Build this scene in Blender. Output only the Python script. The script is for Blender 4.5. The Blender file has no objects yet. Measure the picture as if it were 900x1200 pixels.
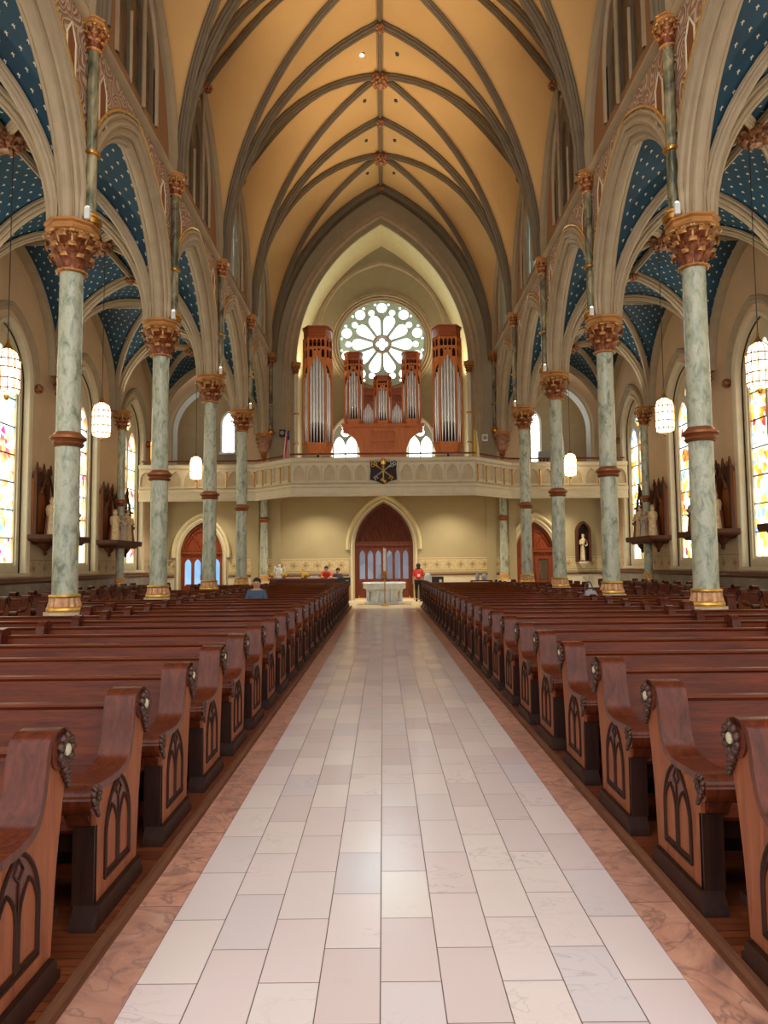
WORLD, SPOT_W, SOFFIT_W, RECESS_W, EXPO, AISLE_W = 1.8, 1500.0, 440.0, 210.0, 0.22, 190.0
import bpy, bmesh, math, random
from math import pi, sin, cos, acos, asin, sqrt, radians
from mathutils import Vector
random.seed(7)
SC = bpy.context.scene
COL = SC.collection
XC = 0.04                       # centre line of the nave
YS = [7.33 + 5.17 * i for i in range(6)]      # column lines 7.33 12.5 17.67 22.84 28.01 33.18
D = 5.17
YW = 33.5                       # rear wall
ORD = ('first second third fourth fifth sixth seventh eighth ninth tenth eleventh twelfth thirteenth fourteenth fifteenth sixteenth '
       'seventeenth eighteenth nineteenth twentieth twenty-first twenty-second twenty-third twenty-fourth twenty-fifth twenty-sixth').split()

# ---------------------------------------------------------------- materials
def lin(c):
    out = []
    for v in c[:3]:
        v = v / 255.0
        out.append(v / 12.92 if v <= 0.04045 else ((v + 0.055) / 1.055) ** 2.4)
    return (out[0], out[1], out[2], 1.0)

class NT:
    def __init__(s, name):
        s.m = bpy.data.materials.new(name); s.m.use_nodes = True
        s.t = s.m.node_tree; s.t.nodes.clear()
        s.out = s.t.nodes.new('ShaderNodeOutputMaterial')
    def n(s, typ, ins=None, **kw):
        nd = s.t.nodes.new('ShaderNode' + typ)
        for k, v in kw.items(): setattr(nd, k, v)
        if ins:
            for k, v in ins.items():
                if isinstance(v, bpy.types.NodeSocket): s.t.links.new(v, nd.inputs[k])
                else: nd.inputs[k].default_value = v
        return nd
    def link(s, a, b): s.t.links.new(a, b)
    def math(s, op, a, b=0.0, c=None):
        ins = {0: a, 1: b}
        if c is not None: ins[2] = c
        return s.n('Math', ins, operation=op).outputs[0]
    def mix(s, f, a, b, blend='MIX'):
        nd = s.n('Mix', None, data_type='RGBA', blend_type=blend)
        for i, v in ((0, f), (6, a), (7, b)):
            if isinstance(v, bpy.types.NodeSocket): s.t.links.new(v, nd.inputs[i])
            else: nd.inputs[i].default_value = v
        return nd.outputs[2]
    def ramp(s, f, stops, interp='LINEAR'):
        nd = s.n('ValToRGB', {0: f}); r = nd.color_ramp; r.interpolation = interp
        while len(r.elements) < len(stops): r.elements.new(0.5)
        for e, (p, c) in zip(r.elements, stops): e.position = p; e.color = c
        return nd.outputs[0]
    def obj(s, scale=(1, 1, 1), rnd=False):
        tc = s.n('TexCoord').outputs['Object']
        mp = s.n('Mapping', {0: tc, 'Scale': scale})
        if rnd:
            oi = s.n('ObjectInfo').outputs['Random']
            k = s.math('MULTIPLY', oi, 37.0)
            cx = s.n('CombineXYZ', {0: k, 1: k, 2: k}).outputs[0]
            s.link(cx, mp.inputs['Location'])
        return mp.outputs[0]
    def noise(s, vec, scale, detail=4, rough=0.5, dist=0.0):
        return s.n('TexNoise', {'Vector': vec, 'Scale': scale, 'Detail': detail, 'Roughness': rough, 'Distortion': dist}).outputs[0]
    def bsdf(s, color, rough=0.5, metal=0.0, bump=None, bstr=0.3, bdist=0.02, spec=0.5, **kw):
        ins = {'Base Color': color, 'Roughness': rough, 'Metallic': metal, 'Specular IOR Level': spec}
        b = s.n('BsdfPrincipled', ins)
        for k, v in kw.items():
            b.inputs[k].default_value = v
        if bump is not None:
            bn = s.n('Bump', {'Height': bump, 'Strength': bstr, 'Distance': bdist})
            s.link(bn.outputs[0], b.inputs['Normal'])
        s.link(b.outputs[0], s.out.inputs[0])
        return s.m

def plain(name, c, rough=0.5, metal=0.0, var=0.12, scale=3.0, bstr=0.0, rnd=False, spec=0.5, **kw):
    t = NT(name)
    v = t.obj(rnd=rnd)
    n = t.noise(v, scale, 5)
    a = lin(c); lo = tuple(x * (1 - var) for x in a[:3]) + (1,); hi = tuple(min(1, x * (1 + var)) for x in a[:3]) + (1,)
    col = t.ramp(n, [(0.3, lo), (0.7, hi)])
    return t.bsdf(col, rough, metal, n if bstr else None, bstr, spec=spec, **kw)

def wood(name, c1, c2, rough=0.35, axis='x', coat=0.0, rnd=True, spec=.25):
    t = NT(name)
    sc = {'x': (0.6, 9, 9), 'y': (9, .6, 9), 'z': (9, 9, 0.7)}[axis]
    v = t.obj(sc, rnd=rnd)
    n = t.noise(v, 2.2, 8, 0.6, 0.8)
    fine = t.noise(v, 14, 6, 0.65, 0.2)
    f = t.math('MULTIPLY_ADD', fine, 0.35, t.math('MULTIPLY', n, 0.65))
    col = t.ramp(f, [(0.32, lin(c1)), (0.66, lin(c2))])
    return t.bsdf(col, rough, 0, fine, 0.08, 0.01, spec=spec, **({'Coat Weight': coat, 'Coat Roughness': 0.15} if coat else {}))

def emit(name, c, s):
    t = NT(name)
    e = t.n('Emission', {0: lin(c), 1: s})
    t.link(e.outputs[0], t.out.inputs[0]); return t.m

M = {}
def mats():
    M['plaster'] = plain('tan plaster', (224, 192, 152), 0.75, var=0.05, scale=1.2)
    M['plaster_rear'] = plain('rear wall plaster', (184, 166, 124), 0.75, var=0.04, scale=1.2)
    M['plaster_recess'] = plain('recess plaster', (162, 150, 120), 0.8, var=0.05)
    M['plaster_yellow'] = plain('soffit plaster', (222, 206, 156), 0.8, var=0.04)
    M['cream'] = plain('cream moulding', (222, 208, 176), 0.55, var=0.05)
    M['rib'] = plain('painted rib stone', (160, 140, 108), 0.6, var=0.08)
    M['rib_dark'] = plain('vault rib paint', (112, 98, 76), 0.6, var=0.1)
    M['arch'] = plain('arch moulding stone', (178, 158, 126), 0.55, var=0.08)
    M['vault'] = plain('ochre vault plaster', (208, 166, 106), 0.8, var=0.05, scale=0.7)
    M['lunette'] = plain('brown ochre lunette plaster', (150, 108, 68), 0.8, var=0.08, scale=0.9)
    M['brown_panel'] = plain('terracotta panel', (140, 84, 48), 0.7, var=0.1)
    M['white_stone'] = plain('white font marble', (222, 228, 228), 0.35, var=0.12, scale=6)
    M['white'] = plain('white enamel', (232, 232, 228), 0.5, var=0.03)
    M['black'] = plain('black plastic', (22, 22, 24), 0.45, var=0.1)
    M['brass'] = plain('brass', (196, 146, 70), 0.32, 0.85, var=0.15, scale=12)
    M['gold'] = plain('gold leaf', (236, 190, 96), 0.35, 0.75, var=0.15, scale=20)
    M['silver'] = plain('silver leaf', (214, 216, 220), 0.3, 0.8, var=0.1)
    M['cord'] = plain('dark cable', (60, 52, 44), 0.6)
    M['yellow'] = plain('yellow cloth', (232, 196, 66), 0.7, rnd=True)
    M['lavender'] = plain('grey paint', (150, 150, 152), 0.5)
    M['wainscot'] = plain('grey stone dado', (150, 140, 126), 0.45, var=0.2, scale=2.5)
    M['dado'] = plain('brown dado rail', (110, 72, 50), 0.4, var=0.15)
    M['wood_seat'] = wood('mahogany', (58, 20, 7), (116, 48, 17), 0.3, 'x', 0.02, spec=.18)
    M['wood_end'] = wood('pew end oak', (110, 58, 34), (160, 94, 60), 0.5, 'z')
    M['wood_cap'] = wood('dark polished cap', (58, 23, 12), (106, 48, 26), 0.27, 'z', 0.08)
    M['wood_dark'] = wood('dark ebonised wood', (26, 13, 9), (56, 28, 18), 0.5, 'z')
    M['wood_organ'] = wood('organ cherry', (196, 102, 46), (236, 148, 80), 0.4, 'z')
    M['wood_organ_top'] = wood('organ crown cherry', (150, 70, 34), (190, 104, 56), 0.4, 'x')
    M['wood_door'] = wood('door mahogany', (84, 38, 20), (132, 66, 38), 0.45, 'z')
    M['wood_bright'] = wood('bright door wood', (112, 46, 20), (160, 76, 36), 0.4, 'z')
    M['wood_station'] = wood('walnut', (54, 26, 14), (100, 54, 30), 0.5, 'z')
    M['medallion'] = plain('ivory medallion', (196, 190, 160), 0.4)
    M['carved'] = plain('carved dark foliage', (70, 44, 34), 0.25, 0.2, var=0.5, scale=30, bstr=.5)
    M['skin'] = plain('skin', (214, 158, 128), 0.55)
    M['hair'] = plain('dark hair', (42, 30, 26), 0.6)
    M['denim'] = plain('blue grey tee shirt', (74, 92, 116), 0.8)
    M['red'] = plain('red cloth', (214, 52, 40), 0.7)
    M['grey_cloth'] = plain('grey cloth', (88, 90, 100), 0.8)
    M['black_cloth'] = plain('black cloth', (24, 22, 26), 0.85)
    M['pale_cloth'] = plain('pale grey cloth', (170, 176, 184), 0.7)
    M['statue_cream'] = plain('painted cream robe', (224, 196, 150), 0.6, var=.2, scale=9)
    M['statue_brown'] = plain('painted brown robe', (120, 74, 48), 0.6, var=.2, scale=9)
    M['statue_grey'] = plain('stone coloured figure', (196, 180, 160), 0.6, var=.3, scale=9)
    M['rear_floor'] = plain('cream stone floor', (232, 214, 172), 0.35, var=0.06)
    # organ pipe
    t = NT('polished pipe metal')
    n = t.noise(t.obj((6, 6, 1.3), rnd=True), 3, 3)
    M['pipe'] = t.bsdf(t.ramp(n, [(0.35, lin((226, 224, 216))), (0.7, lin((250, 248, 242)))]), 0.22, 0.6)
    # capital: gilded and red brown
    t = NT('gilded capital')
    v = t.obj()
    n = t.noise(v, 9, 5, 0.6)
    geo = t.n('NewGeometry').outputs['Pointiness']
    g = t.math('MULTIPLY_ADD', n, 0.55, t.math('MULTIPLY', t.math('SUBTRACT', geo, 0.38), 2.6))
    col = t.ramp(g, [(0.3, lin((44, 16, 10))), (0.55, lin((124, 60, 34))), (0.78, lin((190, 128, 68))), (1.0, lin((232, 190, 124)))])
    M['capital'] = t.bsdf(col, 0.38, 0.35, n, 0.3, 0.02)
    t = NT('bronze boss')
    n = t.noise(t.obj(), 14, 4)
    M['boss'] = t.bsdf(t.ramp(n, [(0.35, lin((84, 44, 26))), (0.65, lin((190, 130, 84)))]), 0.45, 0.2, n, .5, .03)
    # green marble
    t = NT('green grey marble')
    v = t.obj((1, 1, 0.45), rnd=True)
    n1 = t.noise(v, 6.5, 10, 0.68, .55)
    n2 = t.noise(v, 1.0, 4, 0.5, .8)
    c = t.ramp(n1, [(0.34, lin((92, 104, 88))), (0.45, lin((158, 166, 142))), (0.56, lin((198, 200, 178))), (0.72, lin((172, 172, 136)))])
    c = t.mix(t.math('MULTIPLY', n2, .45), c, lin((192, 196, 172)))
    M['marble'] = t.bsdf(c, 0.24, 0)
    t = NT('dark green marble')
    n1 = t.noise(t.obj((1, 1, .4), rnd=True), 3.5, 8, 0.6, 1.0)
    M['marble_dark'] = t.bsdf(t.ramp(n1, [(0.38, lin((66, 68, 52))), (0.55, lin((134, 128, 96))), (0.7, lin((186, 172, 132)))]), 0.25, 0)
    # aisle floor marble tiles
    t = NT('white marble tiles')
    v = t.n('TexCoord').outputs['Object']
    sp = t.n('SeparateXYZ', {0: v}).outputs
    cv = t.math('DIVIDE', t.math('ADD', sp[0], 1.02 + 10.0 * .2486), .2486)
    col_i = t.math('FLOOR', cv)
    odd = t.math('MODULO', col_i, 2.0)
    cu = t.math('ADD', t.math('DIVIDE', sp[1], .531), t.math('ADD', .20, t.math('MULTIPLY', odd, 0.51)))
    row_i = t.math('FLOOR', cu)
    fu = t.math('FRACT', cu); fv = t.math('FRACT', cv)
    eu = t.math('MULTIPLY', t.math('MINIMUM', fu, t.math('SUBTRACT', 1.0, fu)), .531)
    ev = t.math('MULTIPLY', t.math('MINIMUM', fv, t.math('SUBTRACT', 1.0, fv)), .2486)
    edge = t.math('MINIMUM', eu, ev)
    joint = t.n('MapRange', {0: edge, 1: 0.0012, 2: 0.0035, 3: 1.0, 4: 0.0}).outputs[0]
    cid = t.n('CombineXYZ', {0: col_i, 1: row_i, 2: 3.0}).outputs[0]
    wn = t.n('TexWhiteNoise', {0: cid}, noise_dimensions='3D')
    off = t.n('VectorMath', {0: wn.outputs['Color'], 1: (17.0, 17.0, 17.0)}, operation='MULTIPLY').outputs[0]
    vv = t.n('VectorMath', {0: v, 1: off}, operation='ADD').outputs[0]
    n1 = t.noise(vv, 3.0, 6, 0.6, 1.2)
    wv = t.noise(t.n('Mapping', {0: vv, 'Scale': (1.0, 2.2, 1.0), 'Rotation': (0, 0, .5)}).outputs[0], 2.4, 7, 0.55, 1.8)
    vein = t.n('MapRange', {0: t.math('ABSOLUTE', t.math('SUBTRACT', wv, 0.5)), 1: 0.0, 2: 0.022, 3: 1.0, 4: 0.0}).outputs[0]
    patch = t.n('MapRange', {0: t.noise(vv, 1.1, 3), 1: .54, 2: .7, 3: 0.0, 4: 1.0}).outputs[0]
    base = t.ramp(wn.outputs['Value'], [(0.0, lin((222, 204, 202))), (0.4, lin((236, 220, 218))), (0.75, lin((242, 230, 222))), (1.0, lin((220, 212, 216)))])
    base = t.mix(t.math('MULTIPLY', n1, .5), base, lin((226, 212, 210)))
    base = t.mix(t.math('MULTIPLY', t.math('MULTIPLY', vein, patch), .35), base, lin((140, 130, 134)))
    base = t.mix(joint, base, lin((96, 78, 74)))
    M['tiles'] = t.bsdf(base, t.math('MULTIPLY_ADD', joint, .4, .19), 0, t.math('SUBTRACT', 1.0, joint), .25, .003)
    # pink border
    t = NT('pink marble border')
    v = t.n('TexCoord').outputs['Object']
    sp = t.n('SeparateXYZ', {0: v}).outputs
    cu = t.math('DIVIDE', t.math('ADD', sp[1], .25), 1.0)
    row_i = t.math('FLOOR', cu); fu = t.math('FRACT', cu)
    side = t.math('GREATER_THAN', sp[0], 0.0)
    eu = t.math('MINIMUM', fu, t.math('SUBTRACT', 1.0, fu))
    joint = t.n('MapRange', {0: eu, 1: 0.001, 2: 0.004, 3: 1.0, 4: 0.0}).outputs[0]
    wn = t.n('TexWhiteNoise', {0: t.n('CombineXYZ', {0: side, 1: row_i, 2: 1.0}).outputs[0]}, noise_dimensions='3D')
    off = t.n('VectorMath', {0: wn.outputs['Color'], 1: (9.0, 9.0, 9.0)}, operation='MULTIPLY').outputs[0]
    vv = t.n('VectorMath', {0: v, 1: off}, operation='ADD').outputs[0]
    n1 = t.noise(vv, 3.0, 8, 0.62, 2.2)
    n2 = t.noise(vv, 1.6, 5, 0.5, 3.0)
    c = t.ramp(n1, [(0.28, lin((140, 108, 98))), (0.42, lin((198, 144, 122))), (0.6, lin((220, 166, 140))), (0.75, lin((226, 184, 160)))])
    vein = t.n('MapRange', {0: t.math('ABSOLUTE', t.math('SUBTRACT', n2, 0.5)), 1: 0.0, 2: 0.03, 3: 1.0, 4: 0.0}).outputs[0]
    c = t.mix(t.math('MULTIPLY', vein, .55), c, lin((110, 92, 90)))
    c = t.mix(t.math('MULTIPLY', wn.outputs['Value'], .35), c, lin((150, 118, 112)))
    c = t.mix(joint, c, lin((96, 60, 52)))
    M['pink'] = t.bsdf(c, 0.3, 0)
    # platform planks
    t = NT('oak floor boards')
    v = t.n('TexCoord').outputs['Object']
    br = t.n('TexBrick', {'Vector': v, 'Color1': lin((104, 52, 28)), 'Color2': lin((138, 74, 42)), 'Mortar': lin((44, 22, 14)), 'Scale': 1.0, 'Mortar Size': .003, 'Brick Width': 1.1, 'Row Height': .06})
    g = t.noise(t.n('Mapping', {0: v, 'Scale': (1, 12, 1)}).outputs[0], 6, 6)
    c = t.mix(t.math('MULTIPLY', g, .5), br.outputs[0], lin((70, 34, 20)))
    M['boards'] = t.bsdf(c, 0.32, 0)
    t = NT('pale side aisle stone')
    v = t.n('TexCoord').outputs['Object']
    br = t.n('TexBrick', {'Vector': v, 'Color1': lin((176, 170, 172)), 'Color2': lin((196, 190, 188)), 'Mortar': lin((120, 112, 110)), 'Scale': 1.0, 'Mortar Size': .006, 'Brick Width': .6, 'Row Height': .6})
    M['side_floor'] = t.bsdf(br.outputs[0], .25, 0)
    # relief spandrels
    t = NT('scrollwork relief plaster')
    v = t.n('TexCoord').outputs['Object']
    wp = t.n('VectorMath', {0: v, 1: t.n('VectorMath', {0: t.n('TexNoise', {'Vector': v, 'Scale': 1.6, 'Detail': 1.0}).outputs['Color'], 1: (.5, .5, .5)}, operation='MULTIPLY').outputs[0]}, operation='ADD').outputs[0]
    vd = t.n('TexVoronoi', {'Vector': wp, 'Scale': 2.3}).outputs['Distance']
    w = t.math('MULTIPLY_ADD', t.math('SINE', t.math('MULTIPLY', vd, 34.0)), .5, .5)
    c = t.ramp(w, [(0.3, lin((158, 122, 98))), (0.65, lin((178, 144, 116))), (0.92, lin((212, 184, 156)))])
    M['relief'] = t.bsdf(c, .65, 0, w, .8, .03)
    # starry blue: uv in metres
    t = NT('blue vault with stars')
    uv = t.n('TexCoord').outputs['UV']
    sp = t.n('SeparateXYZ', {0: uv}).outputs
    S = .36
    rv = t.math('DIVIDE', sp[1], S * .5)
    ri = t.math('FLOOR', rv)
    ru = t.math('ADD', t.math('DIVIDE', sp[0], S), t.math('MULTIPLY', t.math('MODULO', t.math('ABSOLUTE', ri), 2.0), .5))
    du = t.math('ABSOLUTE', t.math('MULTIPLY', t.math('SUBTRACT', t.math('FRACT', ru), .5), S))
    dv0 = t.math('MULTIPLY', t.math('SUBTRACT', t.math('FRACT', rv), .5), S * .5)
    dv = t.math('ABSOLUTE', dv0)
    bar1 = t.math('MULTIPLY', t.math('LESS_THAN', du, .009), t.math('LESS_THAN', dv, .045))
    bar2 = t.math('MULTIPLY', t.math('LESS_THAN', du, .030), t.math('LESS_THAN', t.math('ABSOLUTE', t.math('SUBTRACT', dv0, .012)), .010))
    st = t.math('MAXIMUM', bar1, bar2)
    n = t.noise(uv, 1.5, 3)
    blue = t.ramp(n, [(0.3, lin((18, 56, 74))), (0.7, lin((27, 72, 92)))])
    M['stars'] = t.bsdf(t.mix(st, blue, lin((226, 214, 180))), .7, 0)
    # stencil band on end/side walls (object coords)
    for key, ax, base in (('band_rear', 0, (216, 196, 146)), ('band_side', 1, (206, 184, 148))):
        t = NT('stencil ' + key)
        v = t.n('TexCoord').outputs['Object']
        sp = t.n('SeparateXYZ', {0: v}).outputs
        h = sp[ax]
        P = .55 if ax == 0 else .72
        fu = t.math('SUBTRACT', t.math('FRACT', t.math('DIVIDE', h, P)), .5)
        du = t.math('MULTIPLY', t.math('ABSOLUTE', fu), P)
        dz = t.math('ABSOLUTE', t.math('SUBTRACT', sp[2], 1.62))
        dia = t.math('LESS_THAN', t.math('ADD', du, dz), .10)
        ring = t.math('MULTIPLY', t.math('GREATER_THAN', t.math('ADD', du, dz), .15), t.math('LESS_THAN', t.math('ADD', du, dz), .175))
        lines = t.math('MULTIPLY', t.math('GREATER_THAN', dz, .25), t.math('LESS_THAN', dz, .272))
        pat = t.math('MAXIMUM', t.math('MAXIMUM', dia, ring), lines)
        n = t.noise(v, 14, 3)
        field = t.math('MULTIPLY', t.math('LESS_THAN', dz, .25), t.math('GREATER_THAN', n, .52))
        c = t.mix(t.math('MULTIPLY', field, .35), lin(base), lin((170, 130, 84)))
        c = t.mix(t.math('MULTIPLY', pat, .75), c, lin((150, 104, 62)))
        M[key] = t.bsdf(c, .7, 0)
    # stained glass, daylight behind
    def glass(key, stops, strength, sc=(1, 1, 1), vs=5.0, edge=.03, bars=False, axis=1):
        t = NT(key)
        v = t.n('TexCoord').outputs['Object']
        mp = t.n('Mapping', {0: v, 'Scale': sc}).outputs[0]
        vo = t.n('TexVoronoi', {'Vector': mp, 'Scale': vs})
        big = t.noise(mp, .9, 2, .5, .5)
        sepc = t.n('SeparateColor', {0: vo.outputs['Color']}).outputs[0]
        f = t.math('ADD', t.math('MULTIPLY', sepc, .5), t.math('MULTIPLY', big, .55))
        c = t.ramp(f, stops)
        ve = t.n('TexVoronoi', {'Vector': mp, 'Scale': vs}, feature='DISTANCE_TO_EDGE')
        lead = t.math('LESS_THAN', ve.outputs[0], edge)
        c = t.mix(t.math('MULTIPLY', lead, .6), c, lin((60, 64, 60)))
        if bars:
            sp = t.n('SeparateXYZ', {0: v}).outputs
            fz = t.math('FRACT', t.math('DIVIDE', sp[2], .82))
            c = t.mix(t.math('LESS_THAN', fz, .035), c, lin((20, 20, 20)))
        e = t.n('Emission', {0: c, 1: strength})
        t.link(e.outputs[0], t.out.inputs[0]); M[key] = t.m
    W = lin((250, 250, 240))
    glass('glass_left', [(0.16, lin((70, 130, 190))), (0.28, lin((150, 200, 215))), (0.38, lin((226, 238, 232))), (0.50, W), (0.60, lin((244, 232, 150))), (0.68, lin((220, 205, 110))), (0.74, lin((226, 110, 80))), (0.80, lin((160, 50, 120))), (0.9, lin((60, 110, 70)))], 2.7)
    glass('glass_right', [(0.16, lin((70, 100, 180))), (0.28, lin((140, 180, 220))), (0.38, lin((220, 232, 234))), (0.50, W), (0.60, lin((244, 222, 110))), (0.70, lin((214, 160, 56))), (0.78, lin((180, 44, 44))), (0.9, lin((60, 90, 90)))], 2.7)
    glass('glass_rose', [(0.2, lin((190, 236, 240))), (0.5, lin((232, 250, 250))), (0.75, lin((222, 246, 246))), (0.95, lin((240, 200, 190)))], 6.0, vs=4.0, edge=.02, bars=False)
    glass('glass_plain', [(0.2, lin((215, 238, 240))), (0.8, W)], 7.0, vs=3.0, edge=.012)
    glass('glass_blue', [(0.2, lin((84, 132, 140))), (0.5, lin((150, 200, 205))), (0.9, lin((206, 228, 222)))], .55, sc=(1, 1, .35), vs=3.0)
    glass('glass_frost', [(0.2, lin((150, 152, 170))), (0.8, lin((205, 206, 215)))], .42, vs=1.2, edge=.0, bars=False)
    glass('glass_sky', [(0.2, lin((120, 180, 235))), (0.8, lin((176, 214, 246)))], 1.0, vs=1.2, edge=.0, bars=False)
    t = NT('unlit stained glass')
    v = t.obj((1, 1, .25))
    n = t.noise(v, 5, 6, .6, .8)
    M['glass_dark'] = t.bsdf(t.ramp(n, [(0.3, lin((52, 40, 26))), (0.5, lin((88, 72, 48))), (0.62, lin((116, 74, 46))), (0.8, lin((132, 120, 88)))]), .4, 0)
    # lantern glass
    t = NT('lantern glass lit')
    sp = t.n('SeparateXYZ', {0: t.n('TexCoord').outputs['Object']}).outputs
    e = t.n('Emission', {0: lin((255, 232, 196)), 1: 5.0})
    t.link(e.outputs[0], t.out.inputs[0]); M['lantern'] = t.m
    M['bulb'] = emit('lit downlight', (255, 244, 220), 8)
mats()

# ---------------------------------------------------------------- mesh builder
class MB:
    def __init__(s): s.v = []; s.f = []; s.uv = None
    def add(s, vs, fs):
        o = len(s.v); s.v += [tuple(p) for p in vs]; s.f += [tuple(i + o for i in f) for f in fs]; return s
    def box(s, x0, x1, y0, y1, z0, z1):
        if x0 > x1: x0, x1 = x1, x0
        if y0 > y1: y0, y1 = y1, y0
        v = [(x, y, z) for x in (x0, x1) for y in (y0, y1) for z in (z0, z1)]
        return s.add(v, [(0, 1, 3, 2), (4, 6, 7, 5), (0, 4, 5, 1), (2, 3, 7, 6), (0, 2, 6, 4), (1, 5, 7, 3)])
    def lathe(s, prof, n=24, c=(0, 0, 0), a0=0.0, sx=1, sy=1, cap=True, flute=None):
        v = []; f = []
        for k, (r, z) in enumerate(prof):
            for i in range(n):
                a = a0 + 2 * pi * i / n
                rr = r if not flute or not flute[0] <= k <= flute[1] else r * (1 + flute[2] * (1 if i % 2 else -1))
                v.append((c[0] + sx * rr * cos(a), c[1] + sy * rr * sin(a), c[2] + z))
        m = len(prof)
        for j in range(m - 1):
            for i in range(n):
                i2 = (i + 1) % n
                f.append((j * n + i, j * n + i2, (j + 1) * n + i2, (j + 1) * n + i))
        if cap:
            f.append(tuple(reversed(range(n)))); f.append(tuple(range((m - 1) * n, m * n)))
        return s.add(v, f)
    def cyl(s, p, q, r, r2=None, n=12):
        return s.tube([p, q], r, n, r2=r2)
    def tube(s, pts, r, n=8, r2=None, closed=False, caps=True):
        P = [Vector(p) for p in pts]; m = len(P); v = []; f = []
        up = None
        for i in range(m):
            if closed: t = (P[(i + 1) % m] - P[i - 1])
            elif i == 0: t = P[1] - P[0]
            elif i == m - 1: t = P[-1] - P[-2]
            else: t = (P[i + 1] - P[i - 1])
            t.normalize()
            if up is None:
                up = Vector((0, 0, 1)) if abs(t.z) < .9 else Vector((1, 0, 0))
            a = t.cross(up)
            if a.length < 1e-5: a = t.orthogonal()
            a.normalize(); b = a.cross(t).normalized(); up = b
            rr = r if r2 is None else r + (r2 - r) * i / max(1, m - 1)
            if isinstance(r, (list, tuple)): rr = r[i]
            for k in range(n):
                an = 2 * pi * k / n
                v.append(P[i] + a * (rr * cos(an)) + b * (rr * sin(an)))
        L = m if closed else m - 1
        for i in range(L):
            i2 = (i + 1) % m
            for k in range(n):
                k2 = (k + 1) % n
                f.append((i * n + k, i * n + k2, i2 * n + k2, i2 * n + k))
        if caps and not closed:
            f.append(tuple(reversed(range(n)))); f.append(tuple(range((m - 1) * n, m * n)))
        return s.add(v, f)
    def prism(s, poly, mapf, w0, w1):
        """poly: (u, z) points; mapf(u, w, z)"""
        n = len(poly)
        v = [mapf(u, w0, z) for u, z in poly] + [mapf(u, w1, z) for u, z in poly]
        f = [tuple(range(n)), tuple(reversed(range(n, 2 * n)))]
        f += [(i, i + n, (i + 1) % n + n, (i + 1) % n) for i in range(n)]
        return s.add(v, f)
    def ball(s, c, r, n=8, sx=1, sy=1, sz=1):
        pr = [(r * sin(pi * j / n), -r * cos(pi * j / n) * sz) for j in range(n + 1)]
        pr[0] = (1e-4, pr[0][1]); pr[-1] = (1e-4, pr[-1][1])
        return s.lathe(pr, max(8, n + 2), c, sx=sx, sy=sy, cap=False)
    def torus(s, c, R, r, n=24, m=8, axis='z'):
        pts = []
        for i in range(n):
            a = 2 * pi * i / n
            if axis == 'z': pts.append((c[0] + R * cos(a), c[1] + R * sin(a), c[2]))
            elif axis == 'y': pts.append((c[0] + R * cos(a), c[1], c[2] + R * sin(a)))
            else: pts.append((c[0], c[1] + R * cos(a), c[2] + R * sin(a)))
        return s.tube(pts, r, m, closed=True)
    def grid(s, rows, uvs=None):
        o = len(s.v); m = len(rows[0])
        for r in rows: s.v += [tuple(p) for p in r]
        for j in range(len(rows) - 1):
            for i in range(m - 1):
                s.f.append((o + j * m + i, o + j * m + i + 1, o + (j + 1) * m + i + 1, o + (j + 1) * m + i))
        if uvs is not None:
            if s.uv is None: s.uv = []
            for r in uvs: s.uv += r
        return s
    def mesh(s, name, mat, smooth=True, ang=35):
        me = bpy.data.meshes.new(name)
        me.from_pydata(s.v, [], s.f)
        if s.uv is not None:
            l = me.uv_layers.new(name='UVMap')
            for lp in me.loops: l.data[lp.index].uv = s.uv[lp.vertex_index]
        me.materials.append(M[mat] if isinstance(mat, str) else mat)
        bm = bmesh.new(); bm.from_mesh(me)
        bmesh.ops.recalc_face_normals(bm, faces=bm.faces); bm.to_mesh(me); bm.free()
        if smooth:
            for p in me.polygons: p.use_smooth = True
            me.set_sharp_from_angle(angle=radians(ang))
        me.update()
        return me
    def build(s, name, mat, parent=None, loc=None, smooth=True, ang=35):
        return link(name, s.mesh(name, mat, smooth, ang), parent, loc)

def link(name, me, parent=None, loc=None, rotz=0):
    o = bpy.data.objects.new(name, me); COL.objects.link(o)
    if parent is not None: o.parent = parent
    if loc: o.location = loc
    if rotz: o.rotation_euler = (0, 0, rotz)
    return o
def tag(o, label=None, cat=None, group=None, kind=None):
    if label: o['label'] = label
    if cat: o['category'] = cat
    if group: o['group'] = group
    if kind: o['kind'] = kind
    return o
def thing(name, label, cat, loc=(0, 0, 0), rotz=0, group=None, kind=None):
    o = bpy.data.objects.new(name, None); COL.objects.link(o)
    o.location = loc; o.rotation_euler = (0, 0, rotz)
    return tag(o, label, cat, group, kind)
def struct(name, mb, mat, parent=None, label=None, smooth=True):
    o = mb.build(name, mat, parent, smooth=smooth)
    if parent is None: o['kind'] = 'structure'
    if label: o['label'] = label
    return o
def copy_tree(o, parent=None):
    c = o.copy(); COL.objects.link(c); c.parent = parent
    for ch in [x for x in KIDS.get(o.name, [])]: copy_tree(ch, c)
    return c
KIDS = {}
def index_kids(root):
    def rec(o):
        KIDS[o.name] = list(o.children)
        for c in o.children: rec(c)
    rec(root)

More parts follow.
